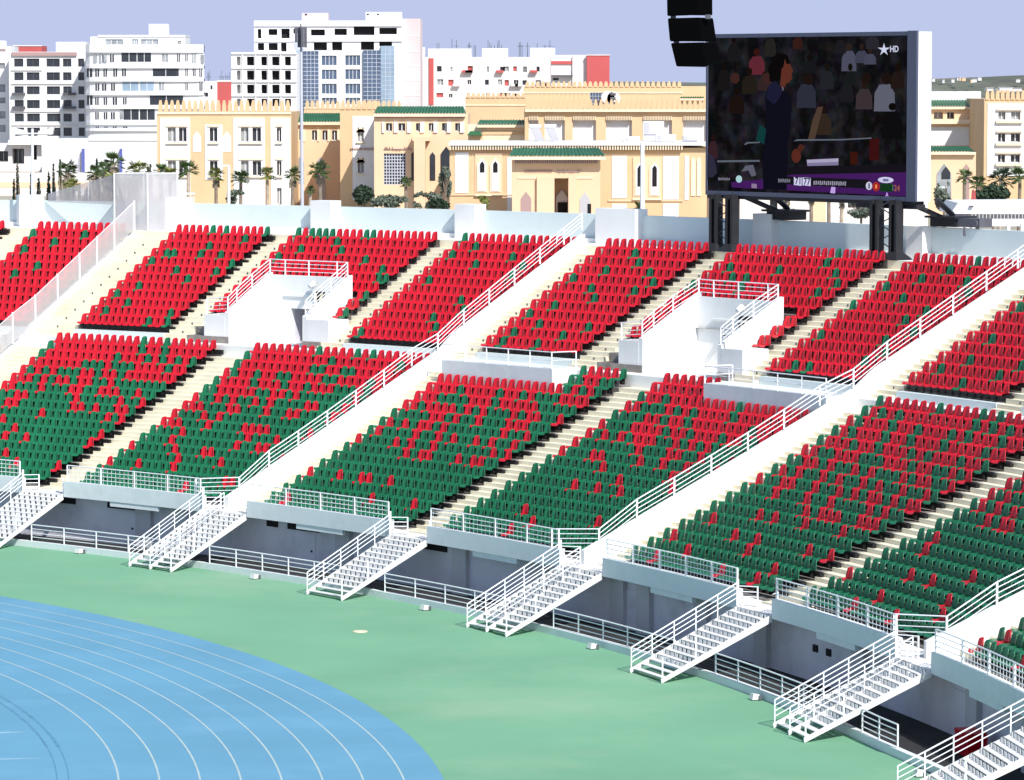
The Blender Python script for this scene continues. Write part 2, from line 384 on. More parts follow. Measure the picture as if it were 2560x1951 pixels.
# dividing walls
for wi, t in enumerate(WALLS):
    if wi == 0: continue
    b = MB()
    for (ra, za, rb_, zb) in ((RL-.9, 3.05, RL+DD*17, fl(16)+1.05+.05), (RL+DD*17, fl(16)+1.1, RU, fu(0)+.95), (RU, fu(0)+.95, RU+DD*12, fu(11)+1.05)):
        b.polar(t+.13, t, ra, rb_, 2.0 if ra < 120 else fl(14), za, zo1=zb, zo0=(2.0 if ra < 120 else fl(14)))
    b.build('dividing_wall', M['white'], G)
b = MB()
t = WALLS[0]
for (ra, za, rb_, zb) in ((RL, 2.75, RL+DD*17, fl(16)+.32), (RL+DD*17, fl(16)+.32, RU, fu(0)+.2), (RU, fu(0)+.2, RU+DD*12, fu(11)+.3)):
    b.polar(t+.13, t, ra, rb_, 2.0 if ra < 120 else fl(14), za, zo1=zb, zo0=(2.0 if ra < 120 else fl(14)))
b.build('dividing_wall', M['white'], G)
# vomitories
def rz(r): return fu(0)+(r-RU)*E2/DD
for V in VOM:
    a, c, rb_ = V['a'], V['c'], V['rb']
    vo = MB()
    for t, dt in ((a, .13), (c-.13, .13)):
        vo.polar(t+dt, t, 128.95, rb_+.3, 8.9, 10.82, zo1=rz(rb_)+1.42+.15, zo0=8.9)
    # back wall with a doorway
    d0, d1 = (a+c)/2+.52, (a+c)/2-.22
    V['d'] = (d0, d1)
    vo.polar(a, d0, rb_, rb_+.3, 9.05, 12.78); vo.polar(d1, c, rb_, rb_+.3, 9.05, 12.78); vo.polar(d0, d1, rb_, rb_+.3, 10.95, 12.78)
    vo.polar(a+.8, a+.13, 128.94, 130.55, 9.05, 10.66); vo.polar(c-.13, c-.85, 128.94, 130.55, 9.05, 10.66)
    vo.build('vomitory_wall', M['white'], G)
    b = MB(); b.sweep(a, c, [(128., 9.104), (rb_+4, 9.104)]); b.build('vomitory_floor', M['white'], G)
    b = MB(); b.polar(d0+.05, d0, rb_+.3, rb_+3.5, 9.1, 11.); b.polar(d1, d1-.05, rb_+.3, rb_+3.5, 9.1, 11.); b.polar(d0+.05, d1-.05, rb_+3.5, rb_+3.6, 9.1, 11.); b.polar(d0+.05, d1-.05, rb_+.3, rb_+3.6, 10.96, 11.05)
    b.build('vomitory_passage', M['grey'], G)
    b = MB(); b.polar(a-.5, c+.9, rb_-.1, rb_+.002, 11.62, 11.74); b.build('wall_ledge', M['white'], G)
# black strips added under the seat rows: too many to count
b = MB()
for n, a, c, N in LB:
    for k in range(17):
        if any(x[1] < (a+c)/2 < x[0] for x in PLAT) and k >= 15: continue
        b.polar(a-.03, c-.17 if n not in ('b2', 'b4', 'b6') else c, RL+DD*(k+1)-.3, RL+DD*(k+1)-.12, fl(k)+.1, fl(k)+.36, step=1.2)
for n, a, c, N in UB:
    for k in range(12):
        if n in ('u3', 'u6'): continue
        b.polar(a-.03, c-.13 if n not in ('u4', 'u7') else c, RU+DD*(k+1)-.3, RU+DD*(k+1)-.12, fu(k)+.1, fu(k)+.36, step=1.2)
tag(b.build('seat_row_strips', M['black'], G), kind='stuff')
# ------------------------------------------------------------------ rails
def rail_run(name, pts, h, label, cat='railing', group=None, post_every=1, bars=(1., .75, .5, .25), pr=.028, br=.02, m=None, top=.03, parent=None):
    """pts: base points of the posts, in order; bars run parallel at fractions of h"""
    m = m or M['rail']
    o = Vector(pts[0]); root = parent
    if root is None: root = empty(name, o, 0, label, cat, group)
    for p in pts[::post_every]:
        b = MB(); b.box(p[0]-pr, p[0]+pr, p[1]-pr, p[1]+pr, p[2]-.05, p[2]+h); b.build('post', m, root)
    for i, f in enumerate(bars):
        b = MB(); b.tube([(p[0], p[1], p[2]+h*f) for p in pts], top if i == 0 else br, 6); b.build('bar', m, root)
    return root
# kerb wall, kerb railings between the stairs
cw = MB(); cw.polar(T1, 14.2, RC, RC+.26, -.02, .3); 
cpts = [(14.2, RC), (13.2, RC+.1), (12., RC+.28), (11., RC+.42), (10., RC+.45), (4., RC+.45), (T0, RC+.45)]
for (ta, ra), (tb, rb_) in zip(cpts[:-1], cpts[1:]):
    cw.hexa([P(t, r, z) for z in (-.02, .3) for t, r in ((ta, ra), (ta, ra+.26), (tb, rb_+.26), (tb, rb_))])
tag(cw.build('kerb_wall', M['parapet']), 'low pale concrete kerb wall running round the edge of the green apron', 'low wall')
where = ['beyond the first stair', 'between the first and second stairs', 'between the second and third stairs', 'between the third and fourth stairs', 'between the fourth and fifth stairs', 'between the fifth and sixth stairs', 'in front of the dark corner recess']
KR = [(61., 52.95), (51., 46.05), (44.1, 38.85), (37., 31.95), (29.8, 24.3), (22.4, 17.), (15.0, 13.2)]
for i, (a, c) in enumerate(KR):
    n = max(1, round((a-c)/1.13)); pts = []
    for k in range(n+1):
        t = a-(a-c)*k/n; rr = RC+.13+(max(0, 14.2-t)*.1); pts.append(P(t, rr, .3))
    rail_run('kerb_railing', pts, .83, 'low white four bar railing on the kerb wall '+where[i], group='kerb railings')
PR = [(60., 52.85), (51.1, 46.1), (44.15, 38.8), (37.1, 31.9), (29.9, 24.25), (22.5, 16.9), (14.95, 9.5)]
where2 = ['beyond the first stair', 'above the second corridor bay with two black slots', 'between the second and third stair heads', 'between the third and fourth stair heads', 'between the fourth and fifth stair heads', 'above the bay with two square vent holes', 'over the dark corner recess']
for i, (a, c) in enumerate(PR):
    n = max(1, round((a-c)/1.25)); pts = []
    for k in range(n+1):
        t = a-(a-c)*k/n; pts.append(P(t, RP+.13, 3.1))
    r = rail_run('parapet_railing', pts, .82, 'white mesh railing on the parapet '+where2[i], group='parapet railings', pr=.035)
    b = MB()    # mesh infill wires
    for k in range(n*8):
        t = a-(a-c)*(k+.5)/(n*8); p = P(t, RP+.13, 3.12); b.box(p[0]-.007, p[0]+.007, p[1]-.007, p[1]+.007, p[2], p[2]+.8)
    b.build('mesh_infill', M['rail'], r)
# rails on the dividing walls
names = {1: 'beside the second stair', 2: 'beside the fourth stair', 3: 'beside the sixth stair, at the picture edge'}
def wallpts(t, lo=True):
    pts = []
    for r in np.arange(113.9, 127.7, 1.985):
        k = (r-RL)/DD; pts.append(P(t+.065, r, (3.1 if r < RL+.3 else fl(k)+1.0)))
    rs = [127.7, 129.6, 131.5, 133.4, 135.35, 137.2, 138.6]
    for r in rs: pts.append(P(t+.065, r, fl(16)+1.1 if r < 128 else rz(r)+1.05-.12))
    return pts
for i in (1, 2, 3):
    rail_run('dividing_rail', [P(WALLS[i]+.9, RP+.3, 3.02)]+wallpts(WALLS[i]), .84, 'long sloping white handrail up the dividing wall '+names[i].replace(', at the picture edge', ' in the corner'), group='sloping handrails', pr=.04)
# glass fence
gf = empty('glass_fence', P(WALLS[0], RL, fl(0)), 0, 'tall clouded sheet fence climbing the steps with thin white posts', 'fence')
gp = []
for r in (114.2, 116.4, 118.6, 120.8, 123., 125.1, 127.2, 129.3, 131.4, 133.5, 135.2, 136.9, 138.9):
    gp.append((r, fl((r-RL)/DD)+.12 if r < 127.6 else rz(r)-.06))
for r, z in gp:
    p = P(WALLS[0]+.06, r, z); b = MB(); b.box(p[0]-.045, p[0]+.045, p[1]-.045, p[1]+.045, z-.05, z+1.72); b.build('post', M['rail'], gf)
for (ra, za), (rb_, zb) in zip(gp[:-1], gp[1:]):
    b = MB(); t = WALLS[0]+.06
    b.hexa([P(t+d, r, z+h) for h in (.02, 1.66) for d, r, z in ((.005, ra+.05, za), (-.005, ra+.05, za), (-.005, rb_-.05, zb), (.005, rb_-.05, zb))])
    b.build('fence_sheet', M['glass'], gf)
    b = MB(); b.tube([P(t, ra, za+1.66), P(t, rb_, zb+1.66)], .02); b.build('top_bar', M['rail'], gf)
# fence return on the top wall (a clouded box round the gate at the head of the fence)
gb = empty('glass_enclosure', P(59.3, 140.2, 14.7), 0, 'clouded glass enclosure standing at the head of the sheet fence', 'fence')
b = MB()
corner = [P(60.0, 139.2, 14.72), P(59.0, 139.2, 14.72), P(59.0, 142.2, 14.72), P(60., 142.2, 14.72)]
for i in range(4):
    p, q = Vector(corner[i]), Vector(corner[(i+1) % 4]); d = (q-p).normalized()*.03; n = Vector((-d.y, d.x, 0))*.4
    b = MB(); b.hexa([tuple(x) for x in (p+d-n, q-d-n, q-d+n, p+d+n)]+[tuple(x+Vector((0, 0, 3.3))) for x in (p+d-n, q-d-n, q-d+n, p+d+n)]); b.build('fence_sheet', M['glass'], gb)
    b = MB(); b.box(p.x-.04, p.x+.04, p.y-.04, p.y+.04, 14.7, 18.1); b.build('post', M['rail'], gb)
    b = MB(); b.tube([p+Vector((0, 0, 3.32)), q+Vector((0, 0, 3.32))], .03); b.build('top_bar', M['rail'], gb)
p, q = Vector(corner[0]), Vector(P(62.6, 141.3, 16.25)); b = MB()
b.hexa([tuple(x) for x in (Vector((p.x, p.y-.02, 16.2)), Vector((q.x, q.y-.02, 16.2)), Vector((q.x, q.y+.02, 16.2)), Vector((p.x, p.y+.02, 16.2)), Vector((p.x, p.y-.02, 18.)), Vector((q.x, q.y-.02, 16.7)), Vector((q.x, q.y+.02, 16.7)), Vector((p.x, p.y+.02, 18.)))]); b.build('side_sheet', M['glass'], gb)
# vomitory rails, lamps, signs
for i, V in enumerate(VOM):
    a, c, rb_ = V['a'], V['c'], V['rb']; nm = ['nearer the glass fence', 'below the video screen'][i]
    pts = [P(a+.75, 129.05, 10.68), P(a+.065, 129.05, 10.82)]
    for r in (129.8, 131.1): pts.append(P(a+.065, r, 10.82+(r-128.95)*(rz(rb_)+1.57-10.82)/(rb_+.3-128.95)))
    pts += [P(a+.03, rb_+.15, 12.8), P(a-.45, rb_+.15, 12.78), P((a+c)/2, rb_+.15, 12.78), P(c+.3, rb_+.15, 12.78), P(c-.05, rb_+.1, 12.78)]
    for r in (131.1, 129.8): pts.append(P(c-.065, r, 10.82+(r-128.95)*(rz(rb_)+1.57-10.82)/(rb_+.3-128.95)))
    pts += [P(c-.065, 129.05, 10.82), P(c-.8, 129.05, 10.68)]
    rail_run('vomitory_railing', pts, .84, 'white railing round the stair opening '+nm, group='vomitory railings', pr=.035)
    lp = Vector(P((a+c)/2-.3, rb_-.35, 12.35)); L_ = empty('wall_lamp', lp, 0, 'round floodlight on a bracket in the white stair opening '+nm, 'wall lamp', 'vomitory lamps')
    b = MB(); b.tube([lp+Vector((.10, .08, .05)), lp+Vector((-.16, -.14, -.12))], .2, 12, r1=.13); b.build('lamp_head', M['lamp'], L_)
    b = MB(); b.tube([lp, Vector(P((a+c)/2-.3, rb_, 12.4))], .035); b.build('bracket', M['steel2'], L_)
# sign boards
for i, (t, z0, z1, hw) in enumerate(((51.35, 11.15, 11.95, .17), (37.75, 11.05, 11.95, .2))):
    V = VOM[i]; sg = empty('gate_sign', P(t, V['rb']-.05, z0), 0, ['black gate number sign with cream digits beside the doorway near the glass fence', 'black gate number sign half hidden behind rails below the video screen'][i], 'sign', 'gate signs')
    b = MB(); b.polar(t+hw, t-hw, V['rb']-.06, V['rb']-.01, z0, z1); b.build('sign_board', M['sign'], sg)
    cu = bpy.data.curves.new('digits', 'FONT'); cu.body = ['16', '15'][i]; cu.size = .85; cu.align_x = 'CENTER'; cu.extrude = .006; cu.offset = .012
    o = bpy.data.objects.new('digits', cu); COL.objects.link(o); o.parent = sg; o.data.materials.append(M['signy'])
    pp = Vector(P(t, V['rb']-.075, z0+.12)); o.location = pp-sg.location
    o.rotation_euler = (math.pi/2, 0, rad(t)-math.pi/2)
# platform rails
for i, (a, c) in enumerate(PLAT):
    n = 5 if i == 0 else 5; pts = [P(a-(a-c-.05)*k/n, RL+DD*15+.08, 9.23) for k in range(n+1)]
    pts = [P(a-.03, 127.9, 9.2)]+pts
    if i == 0: pts += [P(c+.05, 127.9, 9.2)]
    rail_run('platform_railing', pts, .82, ['thin white railing on the platform box beside the second stair wall', 'thin white railing on the platform box below the second stair opening'][i], group='platform railings', bars=(1., .5), pr=.03)
# ------------------------------------------------------------------ metal stairs
swhere = ['cut by the picture edge', 'with two flights, second along the kerb', 'with one flight, third along the kerb', 'with two flights, fourth along the kerb', 'with one flight, fifth along the kerb', 'with two flights, largest in view', 'in the bottom corner, only its rails showing']
for si, (ta, tb, dbl) in enumerate(STAIRS):
    tm = (ta+tb)/2; r0, r1 = 107.4, 112.25; zt = 2.42
    base = Vector(P(tm, r0, 0)); root = empty('metal_stair', base, 0, 'white steel stair up from the green apron '+swhere[si], 'stair', 'metal stairs up to the terrace')
    er = Vector((math.cos(rad(tm)), math.sin(rad(tm)), 0)); et = Vector((-er.y, er.x, 0)); hw = (ta-tb)/2*math.pi/180*107.5
    def Q_(x, s, z): return tuple(base+et*x+er*s+Vector((0, 0, z)))
    Lr = r1-r0
    lines = [-hw, hw]+([0.] if dbl else [])
    def sl(s): return zt*s/Lr
    for x in lines:
        b = MB()
        b.hexa([Q_(x-.035, 0., 0.), Q_(x-.035, .42, 0.), Q_(x+.035, .42, 0.), Q_(x+.035, 0., 0.), Q_(x-.035, 0., .2), Q_(x-.035, .02, .22), Q_(x+.035, .02, .22), Q_(x+.035, 0., .2)])
        b.v = []; b.f = []; b.m = []
        b.hexa([Q_(x-.04, 0., .0), Q_(x+.04, 0., .0), Q_(x+.04, Lr, zt-.26), Q_(x-.04, Lr, zt-.26), Q_(x-.04, -.02, .16), Q_(x+.04, -.02, .16), Q_(x+.04, Lr, zt+.04), Q_(x-.04, Lr, zt+.04)])
        b.build('stringer', M['stairm'], root)
    spans = [(-hw, 0.), (0., hw)] if dbl else [(-hw, hw)]
    nt_ = 13
    for xa, xb in spans:
        for k in range(nt_):
            s0 = .12+(Lr-.3)*k/nt_; z = sl(s0)+.13
            b = MB()
            b.hexa([Q_(xa+.04, s0, z-.035), Q_(xb-.04, s0, z-.035), Q_(xb-.04, s0+.28, z-.035), Q_(xa+.04, s0+.28, z-.035), Q_(xa+.04, s0, z), Q_(xb-.04, s0, z), Q_(xb-.04, s0+.28, z), Q_(xa+.04, s0+.28, z)])
            if k > 1:     # perforated riser plate: strips with dark gaps between
                m_ = 7 if not dbl else 4
                for j in range(m_+1):
                    xc = xa+.04+(xb-xa-.08)*j/m_; ww_ = (xb-xa)/m_*.31
                    x0_, x1_ = max(xa+.04, xc-ww_), min(xb-.04, xc+ww_)
                    b.hexa([Q_(x0_, s0+.262, z-.001), Q_(x1_, s0+.262, z-.001), Q_(x1_, s0+.278, z-.001), Q_(x0_, s0+.278, z-.001), Q_(x0_, s0+.262, z+.15), Q_(x1_, s0+.262, z+.15), Q_(x1_, s0+.278, z+.15), Q_(x0_, s0+.278, z+.15)])
            b.build('tread', M['stairm'], root)
    b = MB(); b.hexa([Q_(x, s, z) for z in (zt-.08, zt) for x, s in ((-hw, Lr-.1), (hw, Lr-.1), (hw, Lr+1.3), (-hw, Lr+1.3))]); b.build('landing', M['stairm'], root)
    for x in lines:
        rr = [.05]+[Lr*f for f in (.2, .4, .6, .8, .985)]
        pts = [Q_(x, s, sl(s)+.14) for s in rr]
        b = MB()
        for p in pts: b.box(p[0]-.022, p[0]+.022, p[1]-.022, p[1]+.022, p[2]-.1, p[2]+.86)
        for i, f in enumerate((.86, .66, .46, .26)):
            b.tube([(p[0], p[1], p[2]+f) for p in pts], .028 if i == 0 else .018)
        if x != 0:
            p = pts[-1]; b.box(p[0]-.05, p[0]+.05, p[1]-.05, p[1]+.05, p[2]-.1, p[2]+1.0)
        if x == -hw:
            b = MB()
            for s_ in (.05, 1.5): p = Q_(x, s_, sl(s_)+.1); b.box(p[0]-.03, p[0]+.03, p[1]-.03, p[1]+.03, p[2]-.1, p[2]+.9)
            b.build('post', M['rail'], root); continue
        b.build('handrail', M['rail'], root)
    if not dbl or True:
        b = MB()     # short returns at the stair head
        for x in (-hw, hw):
            p = Q_(x, Lr, zt); q = Q_(x*.62, Lr+.55, zt)
            for f in (.82, .6, .4, .2): b.tube([(p[0], p[1], p[2]+f), (q[0], q[1], q[2]+f)], .022)
            b.box(q[0]-.03, q[0]+.03, q[1]-.03, q[1]+.03, q[2], q[2]+.84)
        b.build('head_rail', M['rail'], root)
# small floodlights on the ground along the kerb, drain cap
for t, r, wh in ((48.98, 109.2, 'between the first and second stairs'), (41.84, 108.85, 'between the second and third stairs'), (34.7, 108.75, 'between the third and fourth stairs'), (27.5, 108.95, 'between the fourth and fifth stairs'), (19.95, 109.1, 'between the fifth and sixth stairs'), (11.19, 109.2, 'by the bend of the kerb in the corner')):
    p = Vector(P(t, r, 0)); g = empty('ground_floodlight', p, rad(t), 'small white floodlight at the kerb '+wh, 'floodlight', 'kerb floodlights')
    b = MB(); b.hexa([(-.16, -.17, .04), (.14, -.17, .04), (.14, .17, .04), (-.16, .17, .04), (-.1, -.15, .26), (.16, -.15, .22), (.16, .15, .22), (-.1, .15, .26)]); b.build('housing', M['lamp'], g, local=True)
    b = MB(); b.box(.1, .2, -.24, -.19, 0, .2); b.box(.1, .2, .19, .24, 0, .2); b.box(.1, .2, -.24, .24, 0, .03); b.build('bracket', M['steel2'], g, local=True)
b = MB(); b.tube([(86.8, 55.28, .002), (86.8, 55.28, .03)], .32, 16); tag(b.build('drain_cover', M['cream2']), 'round sandy drain cover set in the open green apron', 'drain cover')
# ------------------------------------------------------------------ seats
def seat_shell():
    bk = MB(); nx, nz = 6, 4
    def bp(i, j, th):
        x = -1+2*i/nx; t = j/nz; hw = .435*(1-.30*t**1.3); z = .43+.46*t-.07*t*t*abs(x)**3
        y = .235+.07*t-.085*x*x+th
        return (x*hw, y, z)
    for th, fl_ in ((0, 1), (.03, 0)):
        i0 = len(bk.v)
        for j in range(nz+1):
            for i in range(nx+1): bk.v.append(bp(i, j, th))
        for j in range(nz):
            for i in range(nx):
                a = i0+j*(nx+1)+i; q = (a, a+1, a+nx+2, a+nx+1); bk.f.append(q if fl_ else q[::-1]); bk.m.append(0)
    n1 = (nx+1)*(nz+1)
    edge = [j*(nx+1) for j in range(nz+1)]+[nz*(nx+1)+i for i in range(1, nx+1)]+[j*(nx+1)+nx for j in range(nz-1, -1, -1)]
    for a, b_ in zip(edge[:-1], edge[1:]): bk.f.append((a, b_, b_+n1, a+n1)); bk.m.append(0)
    pn = MB(); mx_, my = 4, 3
    for j in range(my+1):
        for i in range(mx_+1):
            x = -1+2*i/mx_; t = j/my; hw = .465
            pn.v.append((x*hw, -.13+.37*t, .415+.03*x*x-.02*math.sin(math.pi*t)+(.015 if j == my else 0)))
    for j in range(my):
        for i in range(mx_):
            a = j*(mx_+1)+i; pn.f.append((a, a+1, a+mx_+2, a+mx_+1)); pn.m.append(0)
    k0 = len(pn.v)
    for i in range(mx_+1):
        x = -1+2*i/mx_; pn.v.append((x*.455, -.20, .325+.03*x*x))
    for i in range(mx_): pn.f.append((i, k0+i, k0+i+1, i+1)); pn.m.append(0)
    br = MB(); br.box(-.16, .16, .02, .2, .12, .40); br.box(-.3, .3, .10, .16, .36, .41)
    return bk, pn, br
bk, pn, br = seat_shell()
proto = {}
for c in ('red', 'green'):
    proto[c] = tuple(x.build(nme, M[mm], None, smooth=sm) for x, nme, mm, sm in ((bk, 'backrest', c, True), (pn, 'seat_pan', c, True), (br, 'bracket', 'black', False)))
UPG = {'u1': [(5, 3), (6, 5), (8, 1), (9, 4), (10, 0), (10, 7)], 'u2': [(0, 10), (0, 13), (1, 2), (1, 12), (2, 4), (3, 1), (4, 3), (5, 9), (6, 6), (6, 12), (7, 1), (7, 13), (8, 2), (8, 3), (8, 7), (8, 10), (9, 7), (10, 11), (11, 5), (11, 7), (11, 13)], 'u3': [(2, 20), (3, 17), (4, 20), (6, 19), (6, 20), (7, 18), (8, 1), (8, 14), (9, 3), (9, 9), (10, 7), (11, 0), (11, 2), (11, 3), (11, 4), (11, 5), (11, 10), (11, 11)], 'u4': [(0, 1), (1, 11), (2, 9), (3, 12), (4, 10), (6, 2), (7, 13), (8, 6), (8, 13), (9, 1), (9, 10), (10, 3), (11, 0), (11, 9)], 'u5': [(0, 2), (0, 7), (1, 2), (1, 9), (2, 4), (2, 11), (3, 1), (4, 3), (5, 7), (6, 5), (6, 11), (7, 1), (7, 12), (8, 4), (8, 10), (9, 7), (10, 5)], 'u6': [(4, 18), (5, 17), (7, 0), (7, 7), (7, 18), (8, 4), (8, 6), (8, 19), (9, 2), (9, 9), (9, 17), (10, 14), (11, 14)], 'u7': [(0, 3), (0, 5), (1, 11), (2, 12), (3, 1), (3, 10), (4, 12), (5, 9), (6, 0), (6, 10), (7, 5), (8, 1), (8, 12), (9, 4), (9, 10), (10, 6), (11, 8)], 'u8': [(0, 7), (1, 2), (1, 10), (2, 4), (2, 11), (4, 3), (7, 1)]}
REDS = {'b5': [(0, 3), (0, 12), (0, 17), (1, 5), (1, 17), (2, 1), (2, 11), (3, 7), (3, 10), (3, 17), (3, 20), (4, 2), (5, 6), (5, 8), (5, 12), (5, 17), (6, 10), (6, 12), (6, 13), (6, 14), (6, 17), (6, 18), (6, 19), (7, 16), (7, 18), (7, 4), (7, 8), (7, 11)], 'b6': [(0, 6), (0, 12), (1, 7), (1, 16), (2, 0), (3, 6), (3, 9), (5, 3), (6, 2), (4, 12), (2, 14)]}
GRN5 = [(8, 1), (8, 2), (8, 5), (8, 6), (8, 8), (8, 9), (8, 11), (8, 13), (8, 16), (8, 18), (9, 0), (9, 2), (9, 4), (9, 5), (9, 7), (9, 9), (9, 10), (9, 12), (9, 14), (9, 15), (9, 17), (9, 18), (9, 20), (10, 0), (10, 1), (10, 4), (10, 6), (10, 7), (10, 9), (10, 11), (10, 12), (10, 13), (10, 15), (10, 18), (10, 19), (11, 2), (11, 3), (11, 7), (11, 8), (11, 9), (11, 13), (11, 16), (11, 17), (11, 19), (12, 0), (12, 4), (12, 7), (12, 11), (12, 13), (12, 17), (12, 20), (13, 0), (13, 2), (13, 6), (13, 9), (13, 13), (13, 18), (14, 1), (14, 5), (14, 8), (14, 12), (14, 14), (14, 18), (15, 0), (15, 2), (15, 4), (15, 13), (15, 15), (15, 17), (16, 0), (16, 7), (16, 12), (16, 14)]
PG = [.93, .92, .93, .92, .91, .88, .84, .78, .70, .62, .52, .42, .34, .28, .22, .17, .12]
seats = []    # (theta, R, z, width, colour, block, row, idx)
for n, a, c, N in LB:
    if n == 'b0': continue
    for k in range(17):
        for i in range(N):
            t = a-(a-c)*(i+.5)/N
            if k >= 15 and any(x[1]-.12 < t < x[0]+.1 for x in PLAT): continue
            if n == 'b5' and k >= 8: col = 'green' if (k, i) in GRN5 else 'red'
            elif n in REDS and k < 8: col = 'red' if (k, i) in REDS[n] else 'green'
            else: col = 'green' if rnd.random() < PG[k] else 'red'
            r = R1+DD*k-.13; seats.append((t, r, fl(k), (a-c)/N*math.pi/180*r, col, n, k, i))
for n, a, c, N in UB:
    for k in range(12):
        for i in range(N):
            t = a-(a-c)*(i+.5)/N; r = R2+DD*k-.13
            if n in ('u3', 'u6'):
                V = VOM[0 if n == 'u3' else 1]
                if k < 2 : continue
                if V['c']-.2 < t < V['a']+.2 and r < V['rb']+.9: continue
            g = (k, i) in UPG[n] if n in UPG else rnd.random() < .07
            seats.append((t, r, fu(k), (a-c)/N*math.pi/180*r, 'green' if g else 'red', n, k, i))
def seat_seen(s):
    u, v, d = proj(P(s[0], s[1], s[2]+.5)); return -6 < u < 2562 and -5 < v < 1950
vis = [s for s in seats if seat_seen(s)]
vis.sort(key=lambda s: proj(P(s[0], s[1], s[2]+.6))[2])
near = vis[:300]; nearset = set((s[5], s[6], s[7]) for s in near)
ORD = ['first', 'second', 'third', 'fourth', 'fifth', 'sixth', 'seventh', 'eighth', 'ninth', 'tenth', 'eleventh', 'twelfth', 'thirteenth', 'fourteenth', 'fifteenth', 'sixteenth', 'seventeenth', 'eighteenth', 'nineteenth', 'twentieth', 'twenty-first', 'twenty-second', 'twenty-third']
BN = {'b4': 'block under the screen', 'b5': 'block ending at single stair', 'b6': 'block ending at sixth stair', 'b7': 'block in the corner', 'b8': 'block at the edge'}
first = True
def place(o, s):
    o.location = P(s[0], s[1], s[2]); o.rotation_euler = (0, 0, rad(s[0])-math.pi/2)
for j, s in enumerate(near):
    t, r, z, wd, col, n, k, i = s
    root = bpy.data.objects.new('stadium_seat', None); COL.objects.link(root); place(root, s)
    N = [x[3] for x in LB if x[0] == n]
    from_aisle = ORD[(N[0]-1-i) if n == 'b5' else i] if N else ORD[i]
    root['label'] = f"{col} plastic seat {from_aisle} from the aisle, {ORD[k]} row up, {BN.get(n, 'upper tier')}"
    root['category'] = 'stadium seat'; root['group'] = 'stadium seats nearest the corner stair'
    for src in proto[col]:
        c = src.copy(); COL.objects.link(c); c.parent = root; c.scale = (wd, 1, 1)
for c in proto:
    for o in proto[c]: bpy.data.objects.remove(o)
bv, bf, bm_ = [], [], []
parts = [(np.array(x.v), [f for f in x.f], mi) for x, mi in ((bk, 0), (pn, 0), (br, 2))]
off = 0
for s in seats:
    if (s[5], s[6], s[7]) in nearset: continue
    t, r, z, wd, col, n, k, i = s
    tt = rad(t); er = np.array([math.cos(tt), math.sin(tt), 0]); et = np.array([er[1], -er[0], 0]); zz = np.array([0, 0, 1.])
    jit = rnd.uniform(-.012, .012)
    for V_, Fs, mi in parts:
        w_ = (V_[:, 0:1]*wd)*et+(V_[:, 1:2]+jit)*er+V_[:, 2:3]*zz+er*r+zz*z
        bv.append(w_); bf += [tuple(off+q for q in f) for f in Fs]; bm_ += [2 if mi == 2 else (0 if col == 'red' else 1)]*len(Fs); off += len(V_)
me = bpy.data.meshes.new('stadium_seats_mass'); me.from_pydata(np.concatenate(bv).tolist(), [], bf)
for x in ('red', 'green', 'black'): me.materials.append(M[x])
me.polygons.foreach_set('material_index', bm_); me.polygons.foreach_set('use_smooth', [True]*len(bf)); me.update()
o = bpy.data.objects.new('stadium_seats', me); COL.objects.link(o)
tag(o, 'sea of red and green plastic seats filling the farther blocks of both tiers', 'stadium seats', kind='stuff')
# stack of spare red shells in the dark corner
root = empty('seat_stack', P(12.9, 112.2, 0), rad(12.9), 'stack of dark red spare seats in the shaded corner recess', 'seat stack')
for i in range(14):
    b = MB(); z = .05+.062*i; x0 = rnd.uniform(-.05, .05)
    b.hexa([(-.35, -.6+x0, z), (.35, -.6+x0, z), (.35, .75+x0, z), (-.35, .75+x0, z), (-.38, -.64+x0, z+.05), (.38, -.64+x0, z+.05), (.38, .79+x0, z+.05), (-.38, .79+x0, z+.05)])
    b.build('seat_shell', M['red'], root, local=True)
# ------------------------------------------------------------------ video screen
SA, SB = Vector(P(42.05, 139.35, 0)), Vector(P(35.68, 139.35, 0))
ex = (SB-SA); SW = ex.length; ex.normalize(); ey = Vector((-ex.y, ex.x, 0)); ey = ey if ey.dot(SA) > 0 else -ey   # ey points outward
scr = empty('video_screen', SA+Vector((0, 0, 14.7)), 0, 'big video screen on black steel legs behind the top rows', 'video screen')
SZ0, SZ1 = 17.6, 25.98
def S(x, y, z): return tuple(SA+ex*x+ey*y+Vector((0, 0, z)))
def sbox(b, x0, x1, y0, y1, z0, z1, m=0):
    b.hexa([S(x0, y0, z0), S(x1, y0, z0), S(x1, y1, z0), S(x0, y1, z0), S(x0, y0, z1), S(x1, y0, z1), S(x1, y1, z1), S(x0, y1, z1)], m)
b = MB(); sbox(b, 0, SW, .12, 1.05, SZ0+.02, SZ1-.02); b.build('cabinet', M['screenside'], scr)
b = MB(); sbox(b, -.03, .1, 0, .118, SZ0, SZ1); sbox(b, SW-.62, SW+.03, -.02, .118, SZ0, SZ1+.03); sbox(b, .1, SW-.62, 0, .118, SZ1-.2, SZ1); sbox(b, .1, SW-.62, 0, .118, SZ0, SZ0+.22)
b.build('frame', M['screenframe'], scr)
